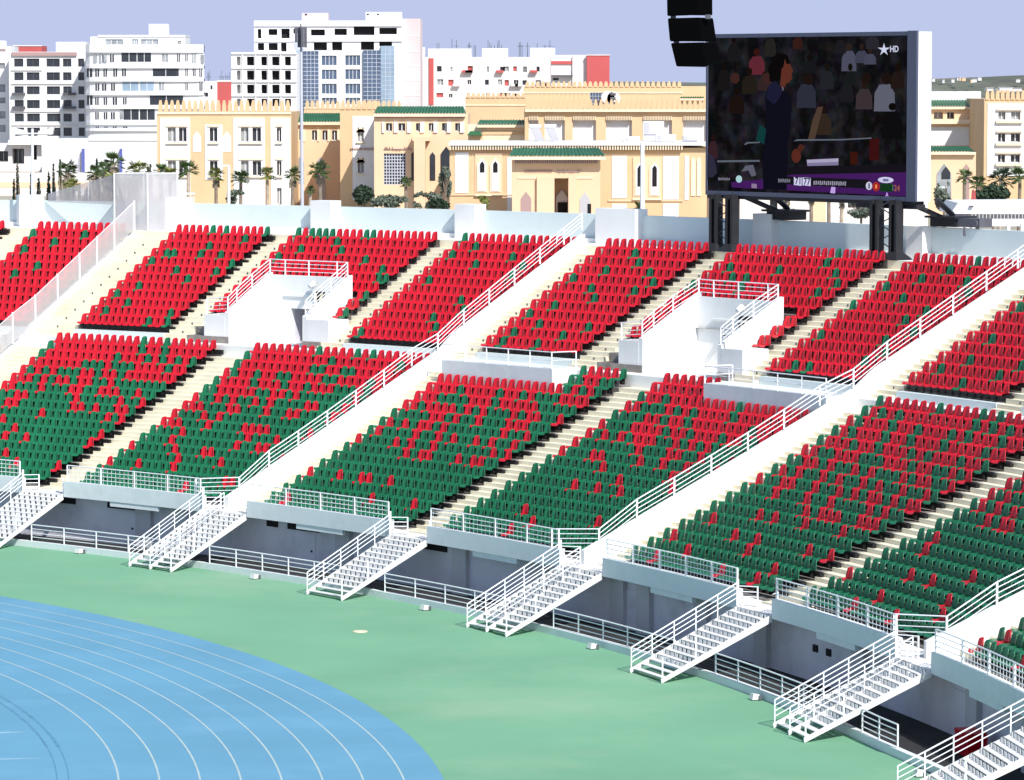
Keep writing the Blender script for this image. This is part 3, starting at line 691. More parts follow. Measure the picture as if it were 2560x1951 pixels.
# the picture on the screen
X0, X1, ZA, ZB = .1, SW-.62, SZ0+.22, SZ1-.2; PW, PH = X1-X0, ZB-ZA
pic = bpy.data.materials.new('screen_dark_crowd'); pic.use_nodes = True; nt = pic.node_tree; N = nt.nodes; Lk = nt.links
N.remove(N['Principled BSDF']); em = N.new('ShaderNodeEmission'); tc = N.new('ShaderNodeTexCoord')
vo = N.new('ShaderNodeTexVoronoi'); vo.inputs['Scale'].default_value = 2.2; no = N.new('ShaderNodeTexNoise'); no.inputs['Scale'].default_value = 1.1; no.inputs['Detail'].default_value = 5
Lk.new(tc.outputs['Object'], vo.inputs['Vector']); Lk.new(tc.outputs['Object'], no.inputs['Vector'])
cr = N.new('ShaderNodeValToRGB'); cr.color_ramp.elements[0].position = .42; cr.color_ramp.elements[0].color = (*lin((16, 16, 18)), 1); cr.color_ramp.elements[1].position = .72; cr.color_ramp.elements[1].color = (*lin((44, 42, 50)), 1)
Lk.new(no.outputs['Fac'], cr.inputs[0])
hs = N.new('ShaderNodeMix'); hs.data_type = 'RGBA'; hs.blend_type = 'OVERLAY'; hs.inputs[0].default_value = .25
Lk.new(cr.outputs[0], hs.inputs[6]); Lk.new(vo.outputs['Color'], hs.inputs[7]); Lk.new(hs.outputs[2], em.inputs[0]); em.inputs[1].default_value = .8/2**EXPO_V
Lk.new(em.outputs[0], N['Material Output'].inputs[0])
b = MB(); b.quad(S(X0, .05, ZA), S(X1, .05, ZA), S(X1, .05, ZB), S(X0, .05, ZB)); spic = b.build('screen_picture', pic, scr)
EM = {}
def ec(c):
    if c not in EM: EM[c] = emis('screen_glow_%d_%d_%d' % c, c)
    return EM[c]
lay = [0]
def spoly(name, pts, c, parent=spic):   # pts in unit picture coordinates (x right, y down)
    lay[0] += 1; y = .046-.0006*lay[0]
    b = MB(); b.v = [S(X0+PW*min(max(px, 0), 1), y, ZB-PH*min(max(py, .004), .996)) for px, py in pts]; b.f = [tuple(range(len(pts)))]; b.m = [0]
    o = b.build(name, ec(tuple(int(q*.62) for q in c) if name.startswith(('spectator', 'raised', 'teal', 'red_bin', 'man_', 'bench')) else c)); 
    o.parent = parent; o.data.transform(Matrix.Translation(-(scr.location))); return o
def ell(cx, cy, rx, ry, n=14, a0=0): return [(cx+rx*math.cos(2*math.pi*i/n+a0), cy+ry*math.sin(2*math.pi*i/n+a0)) for i in range(n)]
# spectators: soft torsos and heads; coordinates from the frame, photo px -> unit
def U(x, y): return ((x-265)/1222., (y-205)/1005.)
crowd = [(575, 385, 52, 62, (150, 60, 78)), (1140, 360, 45, 66, (120, 122, 150)), (1215, 335, 38, 40, (100, 104, 132)), (1265, 350, 36, 34, (110, 112, 140)), (1352, 590, 62, 88, (150, 152, 176)), (1232, 600, 50, 66, (92, 78, 84)), (885, 580, 60, 80, (70, 74, 96)), (1280, 245, 40, 42, (66, 64, 76)), (660, 270, 36, 60, (58, 56, 54)), (530, 510, 48, 62, (54, 46, 36)), (450, 640, 50, 62, (44, 30, 26)), (980, 760, 60, 70, (78, 62, 48)), (1130, 560, 40, 60, (44, 44, 50)), (630, 510, 50, 40, (80, 58, 58)), (830, 240, 30, 44, (84, 44, 36)), (1010, 480, 42, 60, (52, 56, 64)), (1150, 470, 36, 48, (40, 44, 46)), (1400, 760, 60, 90, (22, 22, 26)), (300, 940, 30, 60, (88, 54, 62)), (1090, 270, 34, 44, (46, 44, 52)), (430, 300, 40, 60, (40, 38, 42)), (370, 480, 40, 70, (38, 34, 34)), (905, 400, 40, 40, (36, 38, 44)), (1430, 480, 40, 56, (54, 40, 34))]
for x, y, rx, ry, c in crowd:
    cx, cy = U(x, y); spoly('spectator', [(cx-rx/1222, cy+ry/1005), (cx-rx/1300, cy-.3*ry/1005), (cx-.5*rx/1222, cy-.9*ry/1005), (cx+.5*rx/1222, cy-.95*ry/1005), (cx+rx/1300, cy-.3*ry/1005), (cx+rx/1222, cy+ry/1005)], c)
    cx, cy = U(x, y-ry-22); spoly('spectator_head', ell(cx, cy, .38*rx/1222, 24/1005), (max(18, c[0]//2+12), max(16, c[1]//3+12), max(14, c[2]//4+10)))
for x, y in ((440, 470), (640, 470), (1365, 475), (1245, 470), (900, 478)):
    cx, cy = U(x, y); spoly('spectator_head', ell(cx, cy, 30/1222, 36/1005), (96, 58, 56) if x < 700 else (46, 32, 28))
spoly('raised_arm', [U(900, 860), U(940, 860), U(990, 650), U(955, 655), U(925, 740)], (124, 96, 80))
spoly('teal_shirt', [U(575, 870), U(600, 770), U(640, 800), U(630, 900)], (26, 92, 92))
spoly('red_bin', [U(1155, 935), U(1198, 935), U(1198, 1015), U(1155, 1015)], (92, 34, 24)); spoly('red_bin', [U(1270, 850), U(1325, 845), U(1325, 985), U(1265, 985)], (92, 26, 28))
for pts in ([(810, 875), (830, 862), (1100, 855), (1280, 842), (1280, 850), (1100, 864), (835, 872)], [(500, 900), (520, 885), (600, 882), (600, 890), (525, 895), (510, 905)], [(330, 1010), (600, 1000), (600, 1012), (330, 1022)]):
    spoly('crowd_rail', [U(*p) for p in pts], (92, 100, 112))
spoly('advert_board', [U(700, 1045), U(1487, 1005), U(1487, 1080), U(700, 1095)], (22, 20, 26))
spoly('purple_band', [U(420, 1150), U(660, 1120), U(800, 1090), U(1100, 1075), U(1487, 1055), U(1487, 1212), U(425, 1185)], (66, 28, 92))
spoly('caption_bar', [U(640, 1100), U(930, 1105), U(1265, 1108), U(1265, 1165), U(640, 1150)], (22, 22, 28))
spoly('man_body', [U(625, 1190), U(615, 1000), U(645, 760), U(632, 600), U(648, 530), U(690, 480), U(745, 540), U(770, 560), U(800, 640), U(790, 800), U(775, 900), U(770, 1190)], (24, 25, 44))
spoly('man_shoulder', [U(640, 600), U(650, 530), U(692, 482), U(742, 545), U(720, 600), U(690, 640)], (44, 46, 84))
spoly('man_collar', [U(728, 500), U(742, 500), U(748, 552), U(740, 545)], (176, 160, 176))
spoly('man_face', [U(725, 520), U(735, 400), U(750, 340), U(775, 345), U(790, 385), U(806, 425), U(797, 440), U(800, 470), U(782, 495), U(765, 505), U(750, 530)], (148, 74, 58))
spoly('man_hair', [U(660, 490), U(655, 400), U(680, 330), U(720, 305), U(770, 320), U(790, 375), U(765, 380), U(755, 345), U(745, 400), U(735, 405), U(728, 470), U(700, 490)], (20, 16, 18))
spoly('man_hand', ell(*U(828, 968), 30/1222, 46/1005, 10), (140, 66, 50)); spoly('man_fingers', [U(830, 930), U(850, 890), U(885, 905), U(855, 945)], (120, 60, 46))
spoly('white_box', [U(893, 992), U(1085, 978), U(1085, 1022), U(897, 1032)], (168, 162, 190)); spoly('box_shadow', [U(897, 1012), U(1085, 1000), U(1085, 1022), U(897, 1032)], (128, 120, 156))
spoly('bench_player', [U(485, 1080), U(510, 1040), U(560, 1032), U(580, 1100), U(550, 1110), U(530, 1070)], (150, 150, 176)); spoly('bench_player', [U(268, 1120), U(272, 960), U(310, 990), U(330, 1090), U(300, 1125)], (74, 72, 100))
for i, (x0, x1) in enumerate(((815, 863), (868, 918))):
    spoly('score_box', [U(x0, 1105), U(x1, 1107), U(x1, 1160), U(x0, 1156)], (206, 204, 236))
for x0, x1, y0, y1 in ((338, 426, 1122, 1140), (718, 796, 1118, 1142)):
    k = int((x1-x0)/13)
    for i in range(k): spoly('caption_stroke', [U(x0+i*13, y0+3*(i % 2)), U(x0+i*13+9, y0), U(x0+i*13+9, y1-2*(i % 3)), U(x0+i*13, y1)], (120, 118, 134))
for i in range(16): spoly('caption_stroke', [U(936+i*12.6, 1128-4*(i % 2)), U(944+i*12.6, 1124), U(943+i*12.6, 1152-3*(i % 3)), U(935+i*12.6, 1150)], (150, 146, 164))
spoly('purple_tab', [U(1045, 1160), U(1070, 1162), U(1068, 1202), U(1038, 1200)], (190, 160, 226)); spoly('grey_tab', [U(552, 1155), U(585, 1157), U(585, 1186), U(552, 1184)], (140, 120, 150))
spoly('left_badge', ell(*U(472, 1128), 20/1222, 24/1005), (170, 210, 214)); spoly('right_badge', ell(*U(1270, 1147), 19/1222, 26/1005), (206, 206, 226)); spoly('badge_bar', [U(1266, 1130), U(1275, 1130), U(1275, 1165), U(1266, 1165)], (70, 70, 110))
spoly('red_badge', ell(*U(1312, 1150), 22/1222, 30/1005), (160, 44, 40)); spoly('red_badge_mark', [U(1307, 1138), U(1317, 1138), U(1317, 1162), U(1307, 1162)], (240, 150, 90))
spoly('white_pill', ell(*U(1368, 1107), 46/1222, 19/1005, 18), (206, 206, 236)); spoly('pill_bars', [U(1352, 1100), U(1385, 1100), U(1385, 1116), U(1352, 1116)], (110, 110, 150))
spoly('clock_box', [U(1336, 1130), U(1408, 1130), U(1408, 1180), U(1336, 1180)], (20, 54, 30))
def stext(body, x, y, size, c, name='caption_text'):
    cu = bpy.data.curves.new(name, 'FONT'); cu.body = body; cu.size = size; cu.offset = .01
    o = bpy.data.objects.new(name, cu); COL.objects.link(o); o.data.materials.append(ec(c)); o.parent = spic
    px, py = U(x, y); o.location = Vector(S(X0+PW*px, .0, ZB-PH*py))-scr.location
    o.rotation_euler = (math.pi/2, 0, math.atan2(ex.y, ex.x)); return o
stext('1:38', 1338, 1174, .5, (80, 210, 100)); stext('24', 1414, 1174, .42, (150, 90, 70)); stext('71', 821, 1150, .5, (30, 28, 50)); stext('77', 874, 1152, .5, (30, 28, 50))
star = [(1352+ (38 if i % 2 == 0 else 13)*math.sin(math.pi*i/5), 292-(42 if i % 2 == 0 else 14)*math.cos(math.pi*i/5)) for i in range(10)]
so = MB(); ctr = U(1352, 292); spoly('star_logo', [U(*p) for p in star], (206, 212, 236)); stext('HD', 1384, 306, .42, (206, 212, 236), 'logo_text')
stext('A', 1366, 1212, .3, (200, 160, 240), 'logo_text')
# steel legs and braces
for x in (1.0, 2.35, SW-1.75, SW-.4-.02):
    pass
for xa, xb in ((.95, 2.2), (SW-2.55, SW-1.2)):
    for k, x in enumerate((xa, xb)):
        b = MB(); sbox(b, x-.27, x-.13, -.38, .12, 14.7, SZ0+.05); sbox(b, x+.13, x+.27, -.38, .12, 14.7, SZ0+.05); sbox(b, x-.13, x+.13, -.17, -.1, 14.7, SZ0+.05); b.build('leg', M['steel'], scr)
        b = MB(); b.hexa([S(x-.6, -.7, 14.7), S(x+.6, -.7, 14.7), S(x+.6, .5, 14.7), S(x-.6, .5, 14.7), S(x-.25, -.38, 15.1), S(x+.25, -.38, 15.1), S(x+.25, .12, 15.1), S(x-.25, .12, 15.1)]); b.build('foot', M['steel'], scr)
    b = MB()
    for i in range(6):
        z = 15.2+i*.42; p, q = (xa+.2, xb-.2) if i % 2 else (xb-.2, xa+.2); b.tube([S(p, -.13, z), S(q, -.13, z+.4)], .03)
    b.build('lacing', M['steel2'], scr)
for x in (3.4, SW-.1):     # rear struts resting on the pilasters
    b = MB(); p0, p1 = Vector(S(x-.9, .3, SZ0)), Vector(S(x, 2.2, 16.7)); b.tube([p0, p1], .14, 6)
    q0, q1 = Vector(S(x+.35, 1.2, SZ0+.1)), Vector(S(x+.25, 2.5, 16.9)); b.tube([q0, q1], .16, 4); b.build('strut', M['steel'], scr)
    b = MB(); sbox(b, x-.75, x+1.0, 1.9, 3.1, 16.33, 16.75); sbox(b, x-.95, x+1.2, 1.7, 3.2, 16.75, 16.86); b.build('bearing_block', M['steel'], scr)
b = MB(); sbox(b, 0., SW-.3, .1, .9, SZ0-.18, SZ0+.02); sbox(b, SW*.72, SW-.1, .2, .8, SZ0-.38, SZ0-.15); b.build('bottom_truss', M['steel'], scr)
b = MB(); x = SW+.95; sbox(b, x, x+1.5, 2.0, 2.9, 16.35, 16.78); b.tube([S(x+1.3, 1.95, 16.55), S(x+1.3, 1.85, 16.55)], .18, 12); sbox(b, x+.5, x+.56, 1.9, 2., 15.9, 16.4); b.build('cable_gear', M['steel2'], scr)
# ------------------------------------------------------------------ line array loudspeaker
DL = 88.; spk = empty('line_array_speaker', pt(1740, 60, DL), 0, 'black line array loudspeaker hanging in from the top of the picture', 'loudspeaker')
def sp(u, v, y): 
    q = pt(u, v, DL); return (q.x, q.y+y, q.z)
boxes = [((1666, -95), (1786, -95), (1667.5, 42), (1787, 40)), ((1668, 46), (1788, 44), (1673.5, 104), (1795, 104)), ((1675, 108), (1796, 107), (1690, 168), (1806, 147))]
boxes = [((1664, -160), (1785, -160), (1665, -64), (1786, -64)), ((1665, -60), (1786, -60), (1667, 41), (1786.5, 38)), ((1668, 46), (1788, 44), (1673.5, 104), (1797, 104)), ((1675.5, 108), (1798, 106), (1690, 167.5), (1807, 147))]
for i, (a, b_, c_, d_) in enumerate(boxes):
    b = MB(); dp = .75
    rx = .35 if i == 3 else .3
    b.hexa([sp(*c_, 0), sp(d_[0]-42, c_[1]+1.5 if i == 3 else d_[1], 0), sp(*d_, dp), sp(c_[0]+52, d_[1]-1, dp), sp(*a, 0), sp(b_[0]-42, b_[1], 0), sp(*b_, dp), sp(a[0]+52, a[1], dp)])
    o = b.build('speaker_box', M['spk'], spk)
    mo = o.modifiers.new('bevel', 'BEVEL'); mo.width = .03; mo.segments = 2
b = MB(); p = Vector(sp(1725, -160, .3)); b.box(p.x-.5, p.x+.5, p.y-.05, p.y+.05, p.z, p.z+.1); b.tube([p, p+Vector((0, 0, 3.2))], .02)
b.build('flying_frame', M['steel'], spk)
b = MB()
for u, v in ((1684, 43.5), (1771, 42), (1692, 106)):
    p = Vector(sp(u, v, .2)); b.box(p.x-.06, p.x+.06, p.y-.1, p.y+.1, p.z-.05, p.z+.05)
b.build('rigging_links', M['steel2'], spk)
# ------------------------------------------------------------------ buildings of the town
GZ = 8.
class Bld:
    def __init__(s, name, label, cat, D, u0, u1, vtop, depth, m, holes=(), rec=.35, rot=0., group=None, vbot=None, top=True, back=None):
        s.D = D; s.rot = rad(rot)
        p0, p1 = pt(u0, vtop, D), pt(u1, vtop, D)
        s.u0 = u0; s.org = Vector((p0.x, p0.y, GZ)); s.k = (p1.x-p0.x)/(u1-u0); s.w = p1.x-p0.x
        s.h = p0.z-GZ; s.vtop = vtop; s.depth = depth
        s.root = empty(name, s.org, s.rot, label, cat, group)
        b = MB(); s.wall(b, 0, s.w, 0 if vbot is None else s.Z(vbot), s.h, [s.rect(*h) for h in holes], 0., rec)
        zb = 0 if vbot is None else s.Z(vbot)
        b.quad((s.w, 0, zb), (s.w, depth, zb), (s.w, depth, s.h), (s.w, 0, s.h)); b.quad((0, depth, zb), (0, 0, zb), (0, 0, s.h), (0, depth, s.h))
        b.quad((s.w, depth, zb), (0, depth, zb), (0, depth, s.h), (s.w, depth, s.h)); b.quad((0, 0, s.h), (s.w, 0, s.h), (s.w, depth, s.h), (0, depth, s.h))
        s.body = b.build('wall', m, s.root, local=True)
    def X(s, u): return (u-s.u0)*s.k
    def Z(s, v): return s.h-(v-s.vtop)*s.k
    def rect(s, u0, v0, u1, v1): return (s.X(u0), s.Z(v1), s.X(u1), s.Z(v0))
    def wall(s, b, x0, x1, z0, z1, holes, y, rec, m=0):
        xs = sorted(set([x0, x1]+[min(max(h[i], x0), x1) for h in holes for i in (0, 2)])); zs = sorted(set([z0, z1]+[min(max(h[i], z0), z1) for h in holes for i in (1, 3)]))
        for i in range(len(xs)-1):
            for j in range(len(zs)-1):
                cx, cz = (xs[i]+xs[i+1])/2, (zs[j]+zs[j+1])/2
                if not any(h[0] < cx < h[2] and h[1] < cz < h[3] for h in holes): b.quad((xs[i], y, zs[j]), (xs[i+1], y, zs[j]), (xs[i+1], y, zs[j+1]), (xs[i], y, zs[j+1]), m)
        for h in holes:
            a, c, d, e = h; r = y+rec
            b.quad((a, y, c), (a, r, c), (a, r, e), (a, y, e), m); b.quad((d, r, c), (d, y, c), (d, y, e), (d, r, e), m); b.quad((a, y, c), (d, y, c), (d, r, c), (a, r, c), m); b.quad((a, r, e), (d, r, e), (d, y, e), (a, y, e), m)
    def pane(s, u0, v0, u1, v1, m, y=.33, name='window', mull=1, fm=None):
        a, c, d, e = s.rect(u0, v0, u1, v1)
        b = MB(); b.quad((a, y, c), (d, y, c), (d, y, e), (a, y, e)); o = b.build(name, m, s.root, local=True)
        if mull:
            b = MB(); t = .05
            for i in range(1, mull+1):
                x = a+(d-a)*i/(mull+1); b.box(x-t, x+t, y-.08, y-.003, c, e)
            b.box(a, d, y-.08, y-.003, c, c+.09); b.box(a, d, y-.08, y-.003, e-.09, e)
            b.build('window_frame', fm or M['bwhite'], o, local=True)
        return o
    def box(s, name, u0, v0, u1, v1, y0, y1, m):
        a, c, d, e = s.rect(u0, v0, u1, v1); b = MB(); b.box(a, d, y0, y1, c, e); return b.build(name, m, s.root, local=True)
    def poly(s, name, pts, y0, y1, m, par=None):
        b = MB(); b.prism([(s.X(u), s.Z(v)) for u, v in pts], y0, y1); return recalc(b.build(name, m, par or s.root, local=True))
    def roof(s, u0, v0, u1, v1, ins0=0, ins1=0, over=.6, run=4., name='tiled_roof'):   # sloping tiled roof: lower edge at v1, ridge at v0
        b = MB(); z1, z0 = s.Z(v1), s.Z(v0); xa, xb = s.X(u0), s.X(u1); n = max(4, int((xb-xa)/.35))
        L0, L1 = Vector((xa, -over, z1)), Vector((xb, -over, z1)); T0_, T1_ = Vector((s.X(u0+ins0), run, z0)), Vector((s.X(u1-ins1), run, z0))
        for i in range(n):     # ribs of round tiles
            f0, f1, fm_ = i/n, (i+1)/n, (i+.5)/n
            a, bb, c = L0.lerp(L1, f0), L0.lerp(L1, fm_), L0.lerp(L1, f1); d, e, f = T0_.lerp(T1_, f0), T0_.lerp(T1_, fm_), T0_.lerp(T1_, f1)
            up = Vector((0, -.05, .12)); b.quad(tuple(a), tuple(bb+up), tuple(e+up), tuple(d)); b.quad(tuple(bb+up), tuple(c), tuple(f), tuple(e+up))
        o = b.build(name, M['roofg'], s.root, local=True)
        b = MB(); b.box(xa, xb, -over+.02, .0, z1-.32, z1-.02); b.build('eaves', M['cream2'], s.root, local=True)
        if ins1:
            b = MB(); b.tri(tuple(L1), (xb, run+2, z1), tuple(T1_)); b.build('roof_hip', M['roofg'], s.root, local=True)
        return o
    def crenels(s, u0, u1, v0, v1, m, pitch=15., y0=-.12, y1=.3, name='crenellation'):
        b = MB(); n = max(2, int(round((u1-u0)/pitch)))
        for i in range(n):
            c = s.X(u0+(u1-u0)*(i+.5)/n); hw = (u1-u0)/n*s.k*.36; za, zb = s.Z(v1), s.Z(v0); zm = za+(zb-za)*.55
            b.prism([(c-hw, za), (c+hw, za), (c+hw, zm), (c+hw*.45, zb), (c-hw*.45, zb), (c-hw, zm)], y0, y1)
        return recalc(b.build(name, m, s.root, local=True))
    def lancet(s, u0, v0, u1, v1, m, y=-.03, name='lancet', d=.06):
        um = (u0+u1)/2; hw = (u1-u0)/2; pts = [(u0, v1), (u1, v1), (u1, v0+hw*1.5)]
        for i in range(1, 6): pts.append((u1-hw*(i/6)**1.5, v0+hw*1.5*(1-i/6)**.8*1.))
        pts.append((um, v0))
        for i in range(5, 0, -1): pts.append((u0+hw*(i/6)**1.5, v0+hw*1.5*(1-i/6)**.8))
        pts.append((u0, v0+hw*1.5))
        return s.poly(name, pts, y, y+d, m)
def grid(us, vs): return [(a, c, b, d) for c, d in vs for a, b in us]
TG = 'apartment blocks on the skyline'
# B2: dark windowed block at the far left, sliver B1, red roof behind
b1 = Bld('apartment_block', 'sliver of a white block with grey shutters at the picture edge', 'building', 845, -70, 26, 116, 14, M['bwhite'], grid([(-40, -22), (-8, 12)], [(158, 172), (211, 230), (244, 258), (278, 296), (312, 330)]), group=TG)
for h in grid([(-40, -22), (-8, 12)], [(158, 172), (211, 230), (244, 258), (278, 296), (312, 330)]): b1.pane(*h, M['paneg'], mull=0)
b1.box('parapet_band', -70, 122, 14, 127, -.2, -.003, M['bbrown']); b1.box('roof_box', -20, 102, 8, 116, 2, 6, M['bwhite'])
cols = [(35, 58), (66, 98), (116, 149), (157, 178), (195, 210)]; rows = [(147, 167), (181, 201), (216, 236), (250, 271), (284, 304), (319, 340)]
hs_ = grid(cols, rows)
b2 = Bld('apartment_block', 'white apartment block with rows of wide black windows and a brown roof fascia', 'building', 838, 22, 214, 130, 15, M['bwhite'], hs_, group=TG)
for i, h in enumerate(hs_): b2.pane(*h, M['pane'], mull=1 if i % 5 else 0, fm=M['steel2'])
b2.box('roof_fascia', 30, 131, 192, 140, -.5, -.003, M['bbrown'])
for v in (174, 208, 277, 311): b2.box('floor_band', 28, v, 190 if v != 174 else 105, v+2.5, -.3, -.003, M['bwhite2'])
b2.box('stair_tower', 136, 105, 212, 130, 3, 9, M['bwhite'])
for i, (u0, v0) in enumerate(((30, 232), (157, 232), (157, 266), (30, 266))):
    b2.box('balcony', u0, v0, u0+32, v0+6, -1.0, -.004, M['steel2'])
bq = Bld('apartment_block', 'low red painted roof box peeping over the black windowed block', 'building', 875, 33, 104, 115, 10, M['bred'], group=TG)
bq.box('coping', 32, 113.5, 105, 116, -.15, .5, M['bwhite2'])
# B3: white round-fronted block with curved bands
b3 = Bld('round_fronted_block', 'white rounded apartment block with curved balcony bands and a roof tower', 'building', 825, 226, 462, 92, 14, M['bwhite'], [(263, 98, 307, 118), (352, 98, 395, 118), (330, 98, 345, 117), (445, 102, 453, 112)], group=TG)
for h in [(263, 98, 307, 118), (352, 98, 395, 118), (330, 98, 345, 117), (445, 102, 453, 112)]: b3.pane(*h, M['paneg'] if h[0] != 445 else M['pane'], mull=2)
b3.box('roof_tower', 369, 60, 415, 92, 3, 8, M['bwhite']); b3.box('penthouse_coping', 245, 88, 462, 93, -.3, 14, M['bwhite'])
CX_, HW_ = (b3.X(215)+b3.X(510))/2, (b3.X(510)-b3.X(215))/2; RR = 22.
def arcy(x): return -1.-3.2*max(0, 1-((x-CX_)/HW_)**2)**.5
def arcband(s, name, z0, z1, off, m, x0=None, x1=None, n=26):
    x0 = CX_-HW_ if x0 is None else x0; x1 = CX_+HW_ if x1 is None else x1
    b = MB()
    for i in range(n):
        xa, xb = x0+(x1-x0)*i/n, x0+(x1-x0)*(i+1)/n; ya, yb = arcy(xa)-off, arcy(xb)-off
        b.hexa([(xa, ya, z0), (xb, yb, z0), (xb, 1., z0), (xa, 1., z0), (xa, ya, z1), (xb, yb, z1), (xb, 1., z1), (xa, 1., z1)])
    return b.build(name, m, s.root, local=True)
arcband(b3, 'curved_wall', 0, b3.Z(113), 0., M['bwhite'])
for v in (127, 166, 199, 233, 267, 307, 322): arcband(b3, 'curved_band', b3.Z(v+5), b3.Z(v-2), .55, M['bwhite'])
arcband(b3, 'curved_band', b3.Z(128), b3.Z(112), .5, M['bwhite'])
wins3 = [(253, 138, 262, 157, 0), (279, 137, 289, 156, 0), (308, 130, 346, 155, 1), (348, 130, 382, 155, 1), (409, 136, 424, 155, 2), (446, 135, 453, 155, 0), (466, 136, 472, 154, 0), (482, 135, 492, 158, 2),
         (218, 170, 233, 193, 0), (241, 172, 251, 192, 0), (262, 172, 271, 192, 0), (287, 172, 297, 192, 0), (309, 172, 319, 191, 0), (386, 167, 450, 191, 1), (466, 172, 472, 191, 0), (484, 172, 491, 191, 0), (500, 171, 506, 192, 1),
         (241, 209, 251, 227, 0), (258, 209, 269, 227, 0), (281, 208, 291, 227, 0), (310, 204, 350, 227, 3), (354, 204, 388, 227, 3), (401, 207, 414, 226, 2), (466, 208, 472, 226, 0), (500, 202, 507, 227, 1),
         (218, 238, 233, 262, 0), (240, 243, 249, 262, 0), (262, 243, 271, 262, 0), (285, 243, 296, 262, 0), (311, 244, 320, 261, 0), (378, 236, 460, 262, 1), (240, 280, 249, 298, 0), (262, 280, 271, 298, 0), (280, 280, 290, 298, 0), (312, 272, 350, 299, 1), (353, 272, 390, 299, 1), (241, 316, 249, 323, 0), (263, 316, 271, 323, 0), (285, 316, 294, 323, 0), (311, 316, 321, 321, 0)]
for a, c, d, e, k in wins3:
    xa, xb = b3.X(a), b3.X(d); n = 5; b = MB()
    for i in range(n):
        p, q = xa+(xb-xa)*i/n, xa+(xb-xa)*(i+1)/n; b.quad((p, arcy(p)-.03, b3.Z(e)), (q, arcy(q)-.03, b3.Z(e)), (q, arcy(q)-.03, b3.Z(c)), (p, arcy(p)-.03, b3.Z(c)))
    o = b.build('window', [M['pane'], M['pane'], M['paneg'], M['panel']][k], b3.root, local=True)
    b = MB(); xm = (xa+xb)/2; b.box(xm-.06, xm+.06, arcy(xm)-.12, arcy(xm)-.03, b3.Z(e), b3.Z(c)); b.build('window_frame', M['bwhite'], o, local=True)
for a in (233, 247, 258, 298, 497): b3.box('shutter', a+5, 137 if a != 298 else 272, a+13, 158 if a != 298 else 297, arcy(b3.X(a+9))-.12, -.9, M['paneg'])
# B4: low red and pink blocks in the gap
b4 = Bld('apartment_block', 'small pinkish white block with aerials in the gap beside the round block', 'building', 1150, 505, 582, 203, 12, M['bwhite2'], [(512, 232, 520, 242), (526, 214, 531, 224)], group=TG)
b4.pane(512, 232, 520, 242, M['pane'], mull=0); b4.pane(526, 214, 531, 224, M['pane'], mull=0)
b4r = Bld('apartment_block', 'brick red box block between the round block and the unfinished tower', 'building', 1000, 543, 578, 203, 10, M['bred'], group=TG); b4r.box('coping', 542, 201, 579, 205, -.1, .5, M['bwhite2'])
b = MB()
for i in range(9):
    x = b4.X(514+rnd.random()*60); z = b4.Z(203); b.tube([(x, 3, z), (x, 3, z+1.5+rnd.random()*2)], .06, 4); b.tube([(x-.6, 3, z+1.2), (x+.6, 3, z+1.2)], .05, 4)
b.build('aerials', M['steel2'], b4.root, local=True)
# B5: unfinished tower with black voids and blue curtain glass
v1c = [(592, 601), (617, 635), (653, 667), (680, 698), (712, 727)]; v1r = [(142, 164), (177, 200), (212, 234), (247, 266)]
b5w = Bld('unfinished_block', 'unfinished white concrete wing, five columns of empty black window openings', 'building', 828, 578, 742, 132, 14, M['bwhite'], grid(v1c, v1r), rec=1.6, group=TG)
for i, h in enumerate(grid(v1c, v1r)): b5w.pane(*h, M['hole'] if (i*7) % 5 else M['bwhite2'], y=1.58, name='void', mull=0)
for v in (133, 169, 203, 238): b5w.box('floor_slab', 578, v-2, 742, v+3, -.35, -.003, M['bwhite'])
for u in (606, 639, 671, 702): b5w.box('pier', u-1.5, 135, u+1.5, 280, -.25, -.004, M['bwhite2'])
holes5 = [(644, 73, 653, 96), (671, 73, 693, 88), (703, 72, 724, 96), (733, 72, 746, 84), (777, 74, 812, 89), (836, 72, 867, 88), (884, 66, 936, 88), (948, 70, 992, 86), (644, 108, 660, 126), (671, 108, 694, 126), (702, 107, 716, 129), (784, 106, 817, 126), (830, 105, 855, 126), (902, 104, 935, 125), (948, 104, 980, 116),
          (804, 139, 841, 164), (863, 138, 900, 164), (804, 174, 841, 199), (863, 173, 900, 199), (804, 209, 841, 235), (863, 209, 900, 235), (804, 244, 841, 262), (863, 244, 900, 262)]
b5 = Bld('unfinished_block', 'tall unfinished tower with blue curtain glass below two floors of black voids', 'building', 842, 635, 1005, 52, 26, M['bwhite'], holes5, rec=1.2, group=TG)
for i, h in enumerate(holes5): b5.pane(*h, M['hole'] if i < 15 else M['paneb'], y=1.18 if i < 15 else .35, name='void' if i < 15 else 'window', mull=0 if i < 15 else 3)
for u0, v0, u1, v1, mm, nm in ((740, 126, 757, 290, 'panel', 'glass_band'), (758, 128, 796, 290, 'paneb', 'glass_band'), (908, 126, 952, 290, 'paneb', 'glass_band'), (952, 115, 986, 290, 'panel', 'glass_band')):
    o = b5.box(nm, u0, v0, u1, v1, -.7, -.01, M[mm]); b = MB(); a, c, d, e = b5.rect(u0, v0, u1, v1)
    n = max(2, int((u1-u0)/9))
    for i in range(1, n): x = a+(d-a)*i/n; b.box(x-.05, x+.05, -.78, -.703, c, e)
    for j in range(1, 16): z = c+(e-c)*j/16; b.box(a, d, -.76, -.703, z-.05, z+.05)
    b.build('mullions', M['galv'], o, local=True)
b5.box('roof_room', 752, 32, 818, 52, 4, 9, M['bpink']); b5.box('roof_room', 913, 30, 1003, 58, 3, 9, M['bwhite'])
for u in (762, 918, 943): b5.box('vent_hole', u-2, 34, u+3, 38, 2.95 if u > 900 else 3.95, 3.1 if u > 900 else 4.1, M['hole'])
